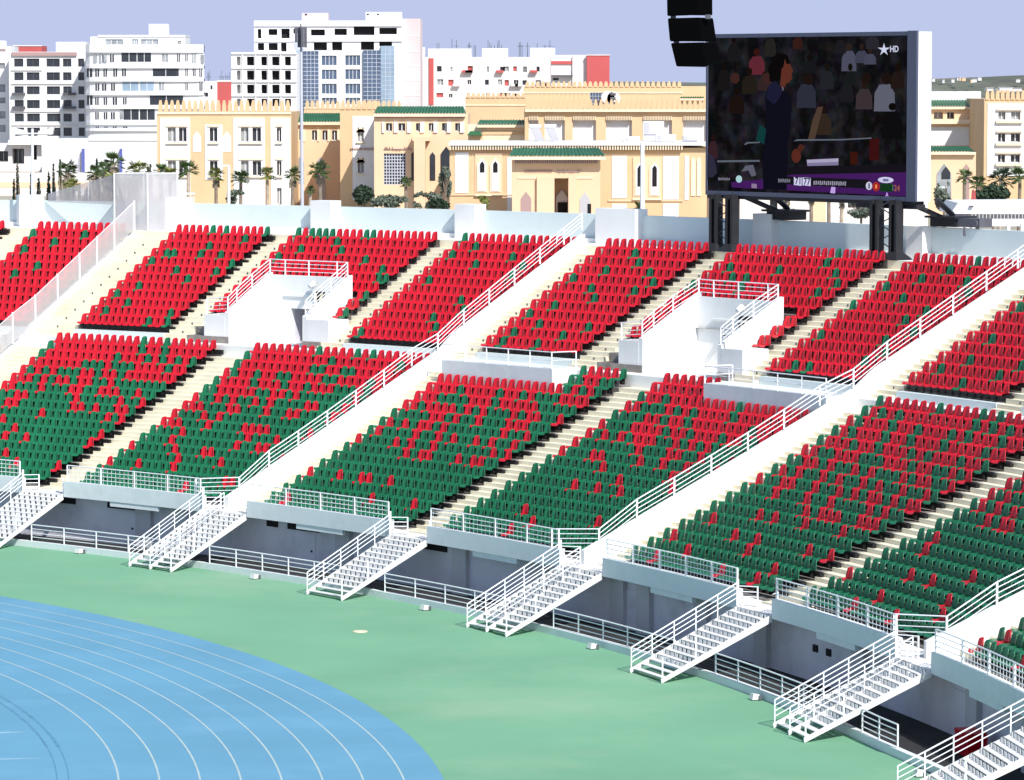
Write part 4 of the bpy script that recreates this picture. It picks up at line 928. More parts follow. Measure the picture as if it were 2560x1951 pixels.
for v in (62, 100): b5.box('floor_slab', 635, v, 1005, v+4, -.4, -.003, M['bwhite'])
b5s = Bld('concrete_block', 'bare pinkish concrete side wing stepping back from the blue glass tower', 'building', 846, 985, 1051, 47, 20, M['bpink'], group=TG)
for v in (90, 128, 165, 202, 238): b5s.box('floor_joint', 985, v, 1051, v+1.6, -.08, -.003, M['bwhite2'])
# B6/B7: pinkish apartment row with roof boxes, red gable
hs6 = []
for j, (c, d) in enumerate(((166, 182), (199, 215), (233, 246))):
    for k, u in enumerate((1094, 1124, 1168, 1215, 1248, 1262, 1282, 1310, 1342)): hs6.append((u+rnd.uniform(-4, 3), c+rnd.uniform(-1, 2), u+rnd.choice((7, 10, 14)), d-rnd.uniform(0, 4)))
b6 = Bld('apartment_row', 'pinkish white row of flats with patchy red balconies and roof aerials', 'building', 870, 1050, 1380, 143, 14, M['bwhite2'], hs6, rec=.4, group=TG)
for i, h in enumerate(hs6): b6.pane(*h, M[('pane', 'paneg', 'bred', 'pane')[i % 4]], y=.38, mull=1 if i % 2 else 0)
for u0, v0, u1 in ((1070, 122, 1178), (1205, 121, 1270), (1326, 120, 1388), (1050, 118, 1062)): b6.box('roof_room', u0, v0, u1, 143, 2, 8, M['bwhite'])
b6.box('red_panel', 1072, 146, 1084, 262, -.25, -.004, M['bred'])
for i in range(14):
    u = 1100+rnd.random()*260; v = 168+34*(i % 3); b6.box('balcony', u, v+8, u+18, v+14, -1.1, -.005, M['bwhite2'] if i % 3 else M['bred'])
b = MB()
for i in range(26):
    x = b6.X(1075+rnd.random()*310); z = b6.Z(122); b.tube([(x, 5, z-2), (x, 5, z+.6+rnd.random()*1.6)], .06, 4)
    if i % 3 == 0: b.tube([(x-.5, 5, z+.6), (x+.5, 5, z+.6)], .05, 4)
b.build('aerials', M['steel2'], b6.root, local=True)
b7 = Bld('apartment_block', 'cream block with a red lintel and stepped balconies beside the red gable', 'building', 850, 1378, 1467, 138, 14, M['bwhite2'], [(1382, 195, 1397, 201), (1457, 155, 1463, 168), (1457, 187, 1463, 200)], group=TG)
for h in [(1382, 195, 1397, 201), (1457, 155, 1463, 168), (1457, 187, 1463, 200)]: b7.pane(*h, M['pane'], mull=0)
b7.box('lintel', 1378, 153, 1431, 161, -.3, -.003, M['bred']); b7.box('awning', 1378, 188, 1432, 191, -1.5, -.003, M['steel2']); b7.box('bay', 1431, 140, 1467, 262, -.6, -.004, M['bwhite2'])
b7r = Bld('apartment_block', 'plain brick red gable wall at the end of the pinkish row', 'building', 848, 1467, 1524, 138, 14, M['bred'], group=TG); b7r.box('coping', 1466, 136.5, 1525, 139.5, -.15, .6, M['bpink'])
# left low white complex in front of the round block
lw = Bld('white_hall', 'long plain white hall with two thin blue columns behind the palms', 'building', 640, 104, 400, 352, 30, M['bwhite'], [(136, 350.5, 146, 352)], group=None)
for u in (209, 303): lw.box('blue_column', u-3, 372, u+3, 432, -1., -.3, M['tiled'])
lw.box('cornice', 222, 340, 395, 352, -.2, 20, M['bwhite'])
for u in (180, 198): lw.poly('shadow_triangle', [(u-9, 440), (u, 395), (u, 440)], -2.5, -.4, M['grey'])  # grey wedges standing in for triangular shadows on the hall wall
lf = Bld('white_annex', 'dark shadowed entrance annex at the foot of the black windowed block', 'building', 660, -60, 140, 362, 18, M['bwhite2'], [(30, 372, 60, 410), (82, 352.5+10, 92, 400), (-30, 378, 20, 405)], rec=3)
for h in [(30, 372, 60, 410), (82, 362.5, 92, 400), (-30, 378, 20, 405)]: lf.pane(*h, M['pane'], y=2.9, mull=2)
lf.box('canopy', 24, 350, 138, 362, -2, 10, M['bwhite'])
pw = Bld('garden_wall', 'low pinkish garden wall with an ochre coping behind the palms', 'wall', 520, -80, 640, 432, .5, M['bwhite2']); pw.box('coping', -80, 456, 220, 470, -.05, -.004, M['ochre2'])
# ------------------------------------------------------------------ the ochre palace complex
CG = 'ochre crenellated palace buildings'
w1 = [(419, 319, 439, 355), (447, 319, 466, 355), (524, 319, 543, 355), (602, 319, 621, 355), (631, 319, 652, 355), (692, 319, 703, 355), (419, 402, 439, 440), (447, 402, 466, 440), (524, 402, 543, 440), (602, 402, 621, 440), (631, 402, 652, 440), (692, 402, 703, 440), (692, 470, 703, 512)]
c1 = Bld('palace_wing', 'ochre corner wing with white framed window panels and tall merlons', 'building', 455, 392, 728, 281, 22, M['ochre'], w1, rec=.4, group=CG)
for i, h in enumerate(w1): c1.pane(*h, M['pane'] if i % 3 else M['paneg'], y=.36, mull=1)
def around(s, u0, v0, u1, v1, holes, m='bwhite', name='white_panel', y0=-.08):
    b = MB(); hh = [s.rect(*h) for h in holes if u0 <= h[0] and h[2] <= u1 and v0 <= h[1] and h[3] <= v1]; a, c, d, e = s.rect(u0, v0, u1, v1)
    s.wall(b, a, d, c, e, hh, y0, .09); t = y0
    b.quad((a, 0, c), (a, t, c), (a, t, e), (a, 0, e)); b.quad((d, t, c), (d, 0, c), (d, 0, e), (d, t, e)); b.quad((a, t, e), (d, t, e), (d, 0, e), (a, 0, e))
    return b.build(name, M[m], s.root, local=True)
for u0, u1 in ((400, 475), (583, 662), (676, 726)): around(c1, u0, 295, u1, 520, w1)
around(c1, 512, 312, 556, 450, w1)
for u in (482, 557): c1.lancet(u, 328, u+20, 380, M['bwhite'], -.05, 'niche')
for u0, u1 in ((415, 470), (520, 547), (597, 656), (689, 706)):
    for v in (357, 441): c1.box('sill', u0, v, u1, v+3, -.35, -.085, M['cream2']); 
    for v in (313, 396): c1.box('window_hood', u0-1, v, u1+1, v+4, -.2, -.085, M['cream2'])
c1.crenels(394, 727, 251, 283, M['ochre'], 14.5); c1.box('cornice', 392, 281, 728, 286, -.15, -.003, M['cream2'])
w2 = [(u, 326, u+12, 352) for u in (730, 745, 780, 806, 830)]
c2 = Bld('palace_wing', 'peach link wing under a green tiled hip roof with a row of small windows', 'building', 470, 727, 882, 308, 20, M['ochre2'], w2, group=CG)
for h in w2: c2.pane(*h, M['pane'], mull=1)
for h in w2: c2.box('pier', h[2]+1, 324, h[2]+6, 354, -.12, -.004, M['cream2'])
c2.roof(727, 285, 880, 306, 0, 28); c2.box('cornice', 727, 309, 880, 316, -.25, -.004, M['cream2'])
for u in (738, 790): c2.lancet(u, 392, u+22, 460, M['paneg'], -.03, 'archway')
c2.box('grey_door', 797, 460, 812, 520, -.1, -.003, M['grey2'])
c2b = Bld('palace_wall', 'distant crenellated ochre wall showing above the green hip roof', 'building', 520, 760, 1006, 268, 6, M['ochre'], group=CG); c2b.crenels(762, 1004, 252, 270, M['ochre'], 12.5); c2b.box('cornice', 760, 268, 1006, 272, -.1, -.004, M['cream2'])
w3 = [(894, 319, 909, 355), (894, 395, 909, 433)]
c3 = Bld('palace_tower', 'square ochre tower with a white panel of two slim windows', 'building', 450, 850, 946, 272, 16, M['ochre'], w3, group=CG)
for h in w3: c3.pane(*h, M['paneg'], mull=1)
around(c3, 881, 291, 942, 500, w3); c3.crenels(850, 946, 251, 274, M['ochre'], 14)
for v in (355, 434): c3.box('sill', 890, v, 912, v+3, -.3, -.085, M['cream2'])
for v in (315, 391): c3.lancet(891, v, 912, v+8, M['cream2'], -.15, 'window_hood')
c3.box('stone_fence', 882, 372, 952, 374, -.15, -.085, M['ochre2'])
w4 = [(965, 308, 980, 329), (996, 308, 1013, 329), (1040, 308, 1055, 329), (1072, 308, 1084, 329), (1105, 308, 1121, 329), (1138, 308, 1153, 329)]
c4 = Bld('palace_hall', 'ochre central hall with a green tiled roof, lattice window and carved writing', 'building', 440, 935, 1170, 286, 26, M['ochre2'], w4+[(959, 384, 1014, 462)], group=CG)
for h in w4: c4.pane(*h, M['pane'], mull=1)
o = c4.pane(959, 384, 1014, 462, M['pane'], mull=0, name='lattice_window'); b = MB(); a, c, d, e = c4.rect(959, 384, 1014, 462)
for i in range(9): x = a+(d-a)*i/8; b.box(x-.05, x+.05, .15, .25, c, e)
for i in range(11): z = c+(e-c)*i/10; b.box(a, d, .14, .24, z-.05, z+.05)
b.build('lattice', M['galv'], o, local=True)
for i in range(7): c4.box('pillar', 955+33.2*i-(4 if i else 0), 305, 961+33.2*i, 332, -.2, -.004, M['bwhite'])
c4.roof(934, 268, 1164, 285, 6, 6); c4.box('cornice', 936, 287, 1162, 295, -.2, -.004, M['bbrown'])
for u0, v0, u1, v1 in ((1032, 342, 1076, 352), (1036, 352, 1064, 520)): c4.box('portal_pier', u0, v0, u1, v1, -2.2, -.004, M['ochre2'])
c4.lancet(1074, 380, 1088, 452, M['pane'], -.05, 'archway'); c4.lancet(1101, 366, 1130, 445, M['pane'], -.05, 'archway')
c4.lancet(1028, 380, 1036, 452, M['pane'], -.05, 'archway')
# carved writing: one bar stroke set per line, Arabic to the right, Tifinagh to the left
def carve(s, u0, u1, v, h, seed, arabic, y=-.16):
    r_ = random.Random(seed); b = MB(); u = u0
    while u < u1-2:
        if arabic:
            wd = r_.uniform(4, 9); k = r_.random()
            a, c, d, e = s.rect(u, v+h*.55, min(u+wd, u1), v+h*.75); b.box(a, d, y, -.003, c, e)
            if k > .45: a, c, d, e = s.rect(u+wd*.6, v, u+wd*.6+1.3, v+h*.7); b.box(a, d, y, -.003, c, e)
            if k < .3: a, c, d, e = s.rect(u+1, v+h*.65, u+2.6, v+h*1.1); b.box(a, d, y, -.003, c, e)
            if .3 < k < .6: a, c, d, e = s.rect(u+1, v+h*.15, u+2.6, v+h*.32); b.box(a, d, y, -.003, c, e)
            u += wd+(1.6 if r_.random() < .3 else -.2)
        else:
            wd = r_.uniform(2.6, 5)
            a, c, d, e = s.rect(u, v, u+1.1, v+h); b.box(a, d, y, -.003, c, e)
            if wd > 3.5: a, c, d, e = s.rect(u, v+h*.4, u+wd-1, v+h*.6); b.box(a, d, y, -.003, c, e)
            u += wd+.6
    return b.build('carved_writing', M['bbrown'], s.root, local=True)
carve(c4, 960, 1028, 367, 9, 1, True); carve(c3, 876, 945, 369, 7, 2, False, -.2)
c5 = Bld('palace_wall', 'tall blank ochre wall with small merlons and stepped green roofs', 'building', 480, 1163, 1316, 243, 24, M['ochre'], group=CG)
c5.crenels(1165, 1314, 233, 245, M['ochre'], 12); c5.box('cornice', 1163, 262, 1316, 265, -.1, -.004, M['cream2'])
c5b = Bld('palace_pavilion', 'stepped pavilion roofs of green tile with carved friezes before the blank wall', 'building', 425, 1170, 1316, 312, 8, M['cream2'], group=CG)
c5b.roof(1192, 302, 1318, 312, 6, 0, run=2.5); c5b.box('frieze', 1205, 316, 1316, 326, -.12, -.004, M['ochre2']); c5b.box('frieze', 1206, 329, 1316, 337, -.1, -.004, M['ochre'])
c5b.box('side_porch', 1176, 338, 1208, 360, -1.2, -.004, M['ochre']); c5b.poly('porch_roof', [(1168, 338), (1206, 338), (1200, 328), (1176, 328)], -1.8, -.2, M['roofg'])
c5c = Bld('palace_wall', 'farther crenellated ochre rampart behind the long hall', 'building', 560, 1310, 1770, 216, 10, M['ochre'], group=CG); c5c.crenels(1312, 1705, 204, 218, M['ochre'], 13)
c5c.box('cornice', 1310, 231, 1706, 234, -.12, -.004, M['cream2']); c5c.roof(1700, 229, 1760, 246, 8, 0, run=3)
w6p = [(1322, 300, 1346), (1362, 300, 1412), (1432, 300, 1490), (1515, 300, 1580), (1608, 300, 1680), (1708, 300, 1768)]
c6 = Bld('palace_hall', 'long ochre hall of white recessed panels between pilasters, crowned with merlons', 'building', 415, 1312, 1772, 274, 24, M['ochre'], [(a, v, d, 353) for a, v, d in w6p], rec=.6, group=CG)
for a, v, d in w6p:
    c6.pane(a, v, d, 353, M['bwhite'], y=.58, name='white_panel', mull=0); b = MB(); x0, z0, x1, z1 = c6.rect(a, 291, d, 301); n = max(4, int((d-a)/4))
    for i in range(n): x = x0+(x1-x0)*(i+.2)/n; b.box(x, x+(x1-x0)/n*.5, -.25, -.004, z0, z1)
    b.build('dentils', M['cream2'], c6.root, local=True)
c6.crenels(1313, 1770, 249, 276, M['ochre'], 13.2, y0=-.5, y1=.0); c6.box('cornice', 1312, 274, 1772, 280, -.55, -.004, M['cream2'])
c6.crenels(1330, 1480, 236, 252, M['ochre'], 11, y0=8, y1=8.5, name='crenellation')
# C7: front annex with the portal
w7 = [(1392, 446, 1420, 535), (1302, 480, 1328, 530), (1449, 482, 1475, 535)]
c7 = Bld('palace_annex', 'ochre annex with pale stone panels, paired lancet windows and dentil cornice', 'building', 372, 1124, 1772, 370, 22, M['ochre'], group=CG)
c7.box('cornice', 1122, 357, 1772, 364, -.7, 14, M['bwhite']); b = MB(); x0, z0, x1, z1 = c7.rect(1124, 364, 1708, 375); n = 88
for i in range(n): x = x0+(x1-x0)*(i+.15)/n; b.box(x, x+(x1-x0)/n*.5, -.6, -.004, z0, z1)
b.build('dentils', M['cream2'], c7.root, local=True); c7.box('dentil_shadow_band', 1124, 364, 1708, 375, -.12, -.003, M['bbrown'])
for a, c, d, e in ((1138, 381, 1171, 483), (1530, 390, 1567, 496), (1658, 391, 1697, 499), (1530, 510, 1567, 545), (1658, 509, 1697, 545), (1712, 390, 1722, 500), (1268, 395, 1279, 530)):
    c7.box('white_panel', a, c, d, e, -.06, -.003, M['bwhite'])
for us, vt in (((1196, 1229), 398), ((1590, 1627), 408)):
    c7.box('window_surround', us[0]-8, vt-15, us[1]+27, vt+88, -.1, -.003, M['ochre2'])
    for u in us:
        c7.lancet(u-4, vt-5, u+23, vt+83, M['cream2'], -.2, 'arch_frame', .09); c7.lancet(u, vt, u+18, vt+80, M['bwhite'], -.26, 'lancet_window')
        c7.lancet(u+4, vt+5, u+15, vt+33 if us[0] < 1300 else vt+58, M['hole'], -.31, 'dark_light')
    c7.box('sill', us[0]-9, vt+88, us[1]+28, vt+92, -.3, -.003, M['cream2'])
for u in (1728, 1742): c7.lancet(u, 392, u+11, 490, M['cream2'], -.1, 'blind_lancet')
c7.box('plinth_joint', 1124, 486, 1280, 489, -.12, -.003, M['ochre2']); c7.box('plinth_joint', 1520, 500, 1708, 504, -.12, -.003, M['ochre2'])
c7p = Bld('palace_portal', 'peach entrance portal under a green tiled canopy with carved writing', 'building', 362, 1280, 1501, 396, 6, M['ochre2'], [(1386, 446, 1421, 545)], rec=3, group=CG)
c7p.pane(1386, 446, 1421, 545, M['ochre2'], y=2.98, name='porch_back', mull=0); c7p.lancet(1391, 476, 1420, 545, M['bwhite'], 2.6, 'porch_arch'); c7p.box('porch_dark', 1395, 508, 1419, 545, 2.4, 2.55, M['hole'])
c7p.roof(1270, 373, 1514, 391, 14, 14, run=3.4, over=1.2); c7p.box('bracket_frieze', 1284, 394, 1497, 410, -.5, -.004, M['cream2'])
b = MB(); x0, z0, x1, z1 = c7p.rect(1286, 397, 1495, 409)
for i in range(44): x = x0+(x1-x0)*(i+.2)/44; b.box(x, x+(x1-x0)/44*.55, -.75, -.5, z0, z1)
b.build('brackets', M['bbrown'], c7p.root, local=True)
for a, d in ((1300, 1335), (1440, 1478)): c7p.box('sunk_panel', a-6, 443, d+4, 447, -.08, -.004, M['cream2'])
c7p.lancet(1302, 479, 1328, 545, M['bbrown'], -.05, 'side_arch'); c7p.lancet(1449, 481, 1475, 545, M['grey2'], -.05, 'side_arch'); c7p.box('side_door', 1469, 510, 1478, 545, -.09, -.055, M['hole'])
for a, d in ((1342, 1386), (1421, 1440)): c7p.box('pier', a, 443, d, 545, -.4, -.004, M['ochre2'])
carve(c7p, 1312, 1382, 424, 8, 5, False, -.1); carve(c7p, 1390, 1450, 423, 10, 6, True, -.1)
# right hand buildings beyond the screen
w8 = [(2335, 280, 2358, 298), (2368, 280, 2386, 298), (2438, 280, 2456, 308)]
c8 = Bld('palace_wing', 'ochre arcade wing with two green tiled eaves beyond the screen', 'building', 470, 2310, 2462, 268, 18, M['ochre2'], w8, rec=1., group=CG)
for i, h in enumerate(w8): c8.pane(*h, M['paneg'] if i != 1 else M['pane'], y=.9, mull=1)
c8.roof(2312, 252, 2462, 267, 2, 0); c8.box('roof_band', 2320, 229, 2462, 252, 3.9, 8, M['bwhite']); c8.box('white_panel', 2318, 318, 2460, 364, -.06, -.003, M['bwhite']); c8.box('balcony', 2318, 299, 2458, 310, -.9, -.004, M['cream2'])
c8a = Bld('palace_arcade', 'pointed arches of an ochre arcade under a low green roof beside the screen', 'building', 440, 2300, 2440, 382, 8, M['ochre2'], group=CG)
c8a.roof(2304, 368, 2438, 380, 0, 10, run=3); c8a.lancet(2342, 409, 2379, 520, M['paneg'], -.05, 'archway'); c8a.lancet(2354, 416, 2376, 448, M['pane'], -.1, 'arch_light'); c8a.lancet(2408, 410, 2424, 520, M['bbrown'], -.05, 'archway'); c8a.lancet(2296, 409, 2318, 520, M['bbrown'], -.05, 'archway')
w9 = [(a, c, d, e) for c, e in ((279, 300), (333, 356), (386, 407)) for a, d in ((2496, 2514), (2528, 2551))]
c9 = Bld('palace_tower', 'tall ochre and white tower with three rows of paired windows at the edge', 'building', 455, 2461, 2640, 248, 18, M['ochre'], w9+[(2580, 279, 2600, 300)], group=CG)
for h in w9: c9.pane(*h, M['paneg'] if h[1] < 300 else M['pane'], mull=1)
around(c9, 2469, 258, 2600, 440, w9); c9.crenels(2462, 2640, 226, 250, M['ochre'], 13)
for v in (301, 357, 408): c9.box('sill', 2490, v, 2556, v+7, -.45, -.085, M['cream2'])
for v in (272, 327, 380): c9.box('window_hood', 2491, v, 2555, v+4, -.4, -.085, M['cream2'])
# background under the screen
ub = Bld('white_house', 'white house with dark doorways glimpsed between the screen legs', 'building', 400, 1850, 2320, 470, 10, M['bwhite2'], [(1925, 499, 1944, 535), (1978, 522, 1988, 544), (2120, 505, 2140, 520)], rec=.6)
for h in [(1925, 499, 1944, 535), (1978, 522, 1988, 544), (2120, 505, 2140, 520)]: ub.pane(*h, M['pane'], y=.55, mull=0)
ub.box('cream_pier', 1960, 470, 1975, 560, -.3, -.004, M['cream2']); ub.box('peach_panel', 2030, 490, 2065, 560, -.2, -.004, M['ochre2'])
ob = Bld('ochre_house', 'small peach house wall between the annex and the first screen leg', 'building', 350, 1778, 1832, 488, 8, M['ochre2']); ob.box('coping', 1776, 486, 1834, 490, -.2, .3, M['cream2'])
# white canopies and low stand at the right edge
cn = empty('white_canopy', pt(2380, 530, 215), 0, 'low white canopy roofs with railings behind the right part of the wall', 'canopy')
def pbox(name, u0, v0, u1, v1, D, dy, m, par):
    p, q = pt(u0, v1, D), pt(u1, v0, D); b = MB(); b.box(p.x, q.x, p.y, p.y+dy, p.z, q.z); return b.build(name, m, par)
p = [pt(u, v, 215) for u, v in ((2376, 535), (2395, 508), (2640, 506), (2640, 534))]
b = MB(); b.hexa([tuple(x) for x in (p[0], p[3], p[3]+Vector((0, 6, 0)), p[0]+Vector((0, 6, 0)))]+[tuple(x) for x in (p[1], p[2], p[2]+Vector((0, 6, 0)), p[1]+Vector((0, 6, 0)))]); b.build('canopy_roof', M['bwhite'], cn)
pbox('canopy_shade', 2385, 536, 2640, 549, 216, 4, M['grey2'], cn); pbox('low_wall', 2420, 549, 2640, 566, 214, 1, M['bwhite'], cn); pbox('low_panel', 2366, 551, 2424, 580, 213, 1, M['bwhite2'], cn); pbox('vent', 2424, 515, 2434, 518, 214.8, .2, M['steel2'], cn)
b = MB()
for u in range(2430, 2570, 9): q = pt(u, 548, 212); b.tube([q, q+Vector((0, 0, .42))], .02, 4)
for v in (529, 535): b.tube([pt(2426, v, 212), pt(2600, v, 212)], .025, 4)
b.build('canopy_rail', M['rail'], cn)
for u in (2430, 2518, 2552): pbox('support', u, 560, u+8, 580, 211.8, .3, M['bwhite'], cn)
# roof clutter on the palace: tanks, dish, units, solar heaters
for u0, v0, u1, v1, D, mm, nm, lb in ((1475, 232, 1510, 260, 430, 'paneb', 'solar_panel', 'dark gridded solar panel on the palace roof beside the white tanks'), (1608, 304, 1660, 336, 380, 'bwhite', 'rooftop_unit', 'large white rooftop air unit on the annex in front of a white panel'), (1560, 342, 1600, 356, 375, 'bwhite', 'rooftop_unit', 'low white rooftop box near the lamp pole'), (1640, 337, 1690, 354, 374, 'bwhite', 'rooftop_unit', 'wide white rooftop box at the end of the annex roof'), (1708, 341, 1745, 352, 376, 'galv', 'rooftop_unit', 'low grey duct on the annex roof near the screen')):
    r = empty('rooftop_solar_array' if nm == 'solar_panel' else nm, pt((u0+u1)/2, v1, D), 0, lb, 'rooftop equipment'); pbox('casing', u0, v0, u1, v1, D, 1.6, M[mm], r); pbox('base', u0+2, v1, u1-2, v1+5, D+.1, 1.4, M['grey2'], r)
    if nm == 'solar_panel':
        b = MB()
        for i in range(6): b.tube([pt(u0+(u1-u0)*i/5, v0, D-.05), pt(u0+(u1-u0)*i/5, v1, D-.05)], .03, 4)
        for i in range(4): b.tube([pt(u0, v0+(v1-v0)*i/3, D-.05), pt(u1, v0+(v1-v0)*i/3, D-.05)], .03, 4)
        b.build('grid_frame', M['galv'], r)
    else: pbox('grille', u0+2, v0+2, u0+(u1-u0)*.3, v1-2, D-.03, .03, M['grey2'], r)
tk = empty('water_tank', pt(1525, 262, 428), 0, 'pair of round pale water tanks on the palace roof', 'water tank')
for u, v in ((1520, 244), (1534, 246)):
    q = pt(u, v, 428); b = MB(); b.tube([q+Vector((0, -.3, 0)), q+Vector((0, 1.2, 0))], .75, 14); b.build('tank', M['bwhite'], tk)
b = MB()
for v in (236, 247, 258): q = pt(1526, v, 427); b.tube([q, q+Vector((.6, 0, 0))], .16, 8)
b.build('fittings', M['steel2'], tk)
for u0 in (1328, 1366):
    r = empty('solar_heater', pt(u0, 352, 384), 0, 'tilted grey solar heater on the annex roof, '+('the one with the smaller tank' if u0 < 1350 else 'the one nearer the portal'), 'solar heater')
    a, c = pt(u0, 320, 384), pt(u0+32, 352, 381); b = MB(); b.hexa([(a.x, a.y, a.z-.1), (a.x+.8, a.y, a.z-.1), (c.x, c.y, c.z), (c.x-.8, c.y, c.z), (a.x, a.y, a.z), (a.x+.8, a.y, a.z), (c.x, c.y, c.z+.1), (c.x-.8, c.y, c.z+.1)]); b.build('collector', M['grey2'], r)
    b = MB(); b.tube([(a.x-.2, a.y, a.z+.15), (a.x+1., a.y, a.z+.15)], .22, 10); b.build('tank', M['bwhite'], r)
# ------------------------------------------------------------------ masts and lamp poles
ms = empty('telecom_mast', pt(753, 560, 245), 0, 'tall pale grey telecom mast with a cluster of aerials at its tip', 'mast')
q0, q1 = pt(756.5, 640, 245), pt(752.5, 118, 245); b = MB(); b.tube([q0, q1], .125, 12, r1=.085); b.build('pole', M['galv'], ms, smooth=False)
b = MB(); q = pt(752, 60, 245); e = pt(752, 120, 245)
b.tube([q, e], .05, 6)
for i in range(4):
    a = i*1.57+.4; dx, dy = .32*math.cos(a), .32*math.sin(a); c = pt(752, 90, 245); b.box(c.x+dx-.09, c.x+dx+.09, c.y+dy-.06, c.y+dy+.06, c.z-.75, c.z+.55)
b.build('aerials', M['steel2'], ms)
b = MB(); c = pt(752, 122, 245); b.box(c.x-.42, c.x+.3, c.y-.2, c.y+.2, c.z-.08, c.z+.0); b.box(c.x-.45, c.x-.2, c.y-.2, c.y+.1, c.z, c.z+.4); b.build('platform', M['galv'], ms)
for u, v0, D, wd, lb in ((81, 322, 230, .1, 'thin white lamp pole by the white hall with two flat lamp heads'), (572, 416, 260, .13, 'short white lamp pole in front of the palace corner wing'), (1606, 358, 240, .17, 'white lamp pole before the annex lancet windows'), (484, 486, 240, .05, 'slim park lamp behind the glass enclosure'), (2366, 470, 260, .06, 'thin dark lamp post beside the screen')):
    r = empty('lamp_pole', pt(u, 640, D), 0, lb, 'lamp pole', 'lamp poles'); mm = M['rail'] if u != 2366 else M['steel2']
    b = MB(); b.tube([pt(u, 640, D), pt(u, v0, D)], wd, 8, r1=wd*.75); b.build('pole', mm, r)
    c = pt(u, v0, D); b = MB()
    if u == 81:
        for s_ in (-1, 1): b.hexa([(c.x+s_*.3, c.y, c.z-.45), (c.x+s_*1.2, c.y, c.z-.35), (c.x+s_*1.2, c.y+.5, c.z-.35), (c.x+s_*.3, c.y+.5, c.z-.45), (c.x+s_*.35, c.y, c.z-.15), (c.x+s_*1.3, c.y, c.z+.1), (c.x+s_*1.3, c.y+.5, c.z+.1), (c.x+s_*.35, c.y+.5, c.z-.15)])
        b.tube([(c.x-1, c.y, c.z-.3), (c.x+1, c.y, c.z-.3)], .05)
    else: b.box(c.x-.6, c.x+.1, c.y-.12, c.y+.12, c.z-.02, c.z+.1)
    b.build('lamp_head', M['lamp'], r)
# ------------------------------------------------------------------ palms, trees, shrubs
def palm_crown(b, c, R, n, rg, droop=.5, m=0):
    for i in range(n):
        az = rg.uniform(0, 6.283); el = rg.uniform(-.5, 1.25); L_ = R*rg.uniform(.75, 1.08)
        d = Vector((math.cos(az)*math.cos(el), math.sin(az)*math.cos(el), math.sin(el))); tip = c+d*L_*.58
        b.tube([c, tip], .025, 3, m, cap=False)
        up = Vector((0, 0, 1)); sd_ = d.cross(up).normalized(); nn = sd_.cross(d).normalized(); k = 9
        for j in range(k):      # fan of leaflets
            f = (j/(k-1)-.5)*2.5; e = (d*math.cos(f)+sd_*math.sin(f)).normalized(); e = (e+Vector((0, 0, -droop*rg.uniform(.3, 1.)))).normalized()
            q = tip+e*L_*.5*(1-.25*abs(f)/1.3)*rg.uniform(.85, 1.1); w_ = e.cross(nn).normalized()*.05*R
            mid = tip+(q-tip)*.5; b.quad(tuple(tip), tuple(mid+w_), tuple(q), tuple(mid-w_), m)
def palm(u, v, r_, D, label, mm='palm', skirt=False, base=640, tw=.2, pale=False, seed=0):
    rg = random.Random(seed*13+int(u)); c = pt(u, v, D); R = r_*1.4*D/F; root = empty('palm_tree', (c.x, c.y, GZ), 0, label, 'palm tree', 'palms behind the stadium')
    b = MB(); lean = rg.uniform(-.25, .25); b.tube([(c.x+lean, c.y, GZ), (c.x+lean*.4, c.y, (GZ+c.z)/2), tuple(c)], tw*1.15, 7, r1=tw*.8); b.build('trunk', M['trunkp'] if pale else M['trunk'], root)
    b = MB(); palm_crown(b, c, R, 34, rg); b.build('crown', M[mm], root)
    if skirt:
        b = MB()
        for i in range(60):
            a = rg.uniform(0, 6.283); q = c+Vector((math.cos(a)*R*.3, math.sin(a)*R*.3, -R*rg.uniform(.2, 1.1))); b.tri(tuple(c+Vector((0, 0, -.1))), tuple(q+Vector((.06, 0, 0))), tuple(q+Vector((-.06, .05, 0))))
        b.build('dry_skirt', M['palmd'], root)
PL = [(168, 430, 26, 300, 'dark palm', 'palm', 1), (176, 468, 22, 285, 'yellowish low palm', 'palmy', 1), (238, 437, 22, 300, 'dark green palm', 'palm', 1), (262, 428, 22, 310, 'shaggy palm', 'palm', 1), (284, 412, 30, 305, 'tall bushy palm', 'palm', 1), (281, 462, 26, 290, 'low yellow green palm', 'palmy', 1), (343, 430, 28, 300, 'yellowish round palm', 'palmy', 1), (330, 465, 20, 295, 'shaggy grey palm', 'palmd', 1), (402, 432, 20, 315, 'dark feathery palm', 'palm', 0), (425, 440, 20, 305, 'yellow green palm', 'palmy', 0), (471, 430, 25, 290, 'full green palm', 'palm', 0), (540, 440, 20, 300, 'sparse light palm', 'palmy', 1), (602, 452, 24, 300, 'bushy green palm', 'palm', 0), (668, 440, 20, 300, 'drooping palm', 'palmy', 0), (732, 440, 20, 300, 'small round palm', 'palm', 1), (799, 430, 26, 285, 'dark crowned palm', 'palm', 0), (775, 477, 12, 270, 'very small palm', 'palm', 0), (1014, 458, 16, 330, 'spiky short palm', 'palm', 0), (1596, 520, 14, 250, 'small palm', 'palm', 0), (1968, 490, 16, 290, 'palm', 'palm', 1), (2028, 488, 17, 280, 'palm', 'palm', 1), (2072, 478, 18, 280, 'palm', 'palmd', 1), (2105, 500, 15, 270, 'grey palm', 'palmd', 1), (2412, 445, 20, 300, 'drooping palm', 'palm', 0), (2446, 462, 22, 290, 'palm', 'palm', 0), (2502, 452, 30, 280, 'broad leaved palm', 'leafd', 0), (2550, 448, 28, 285, 'broad leaved palm', 'palm', 0)]
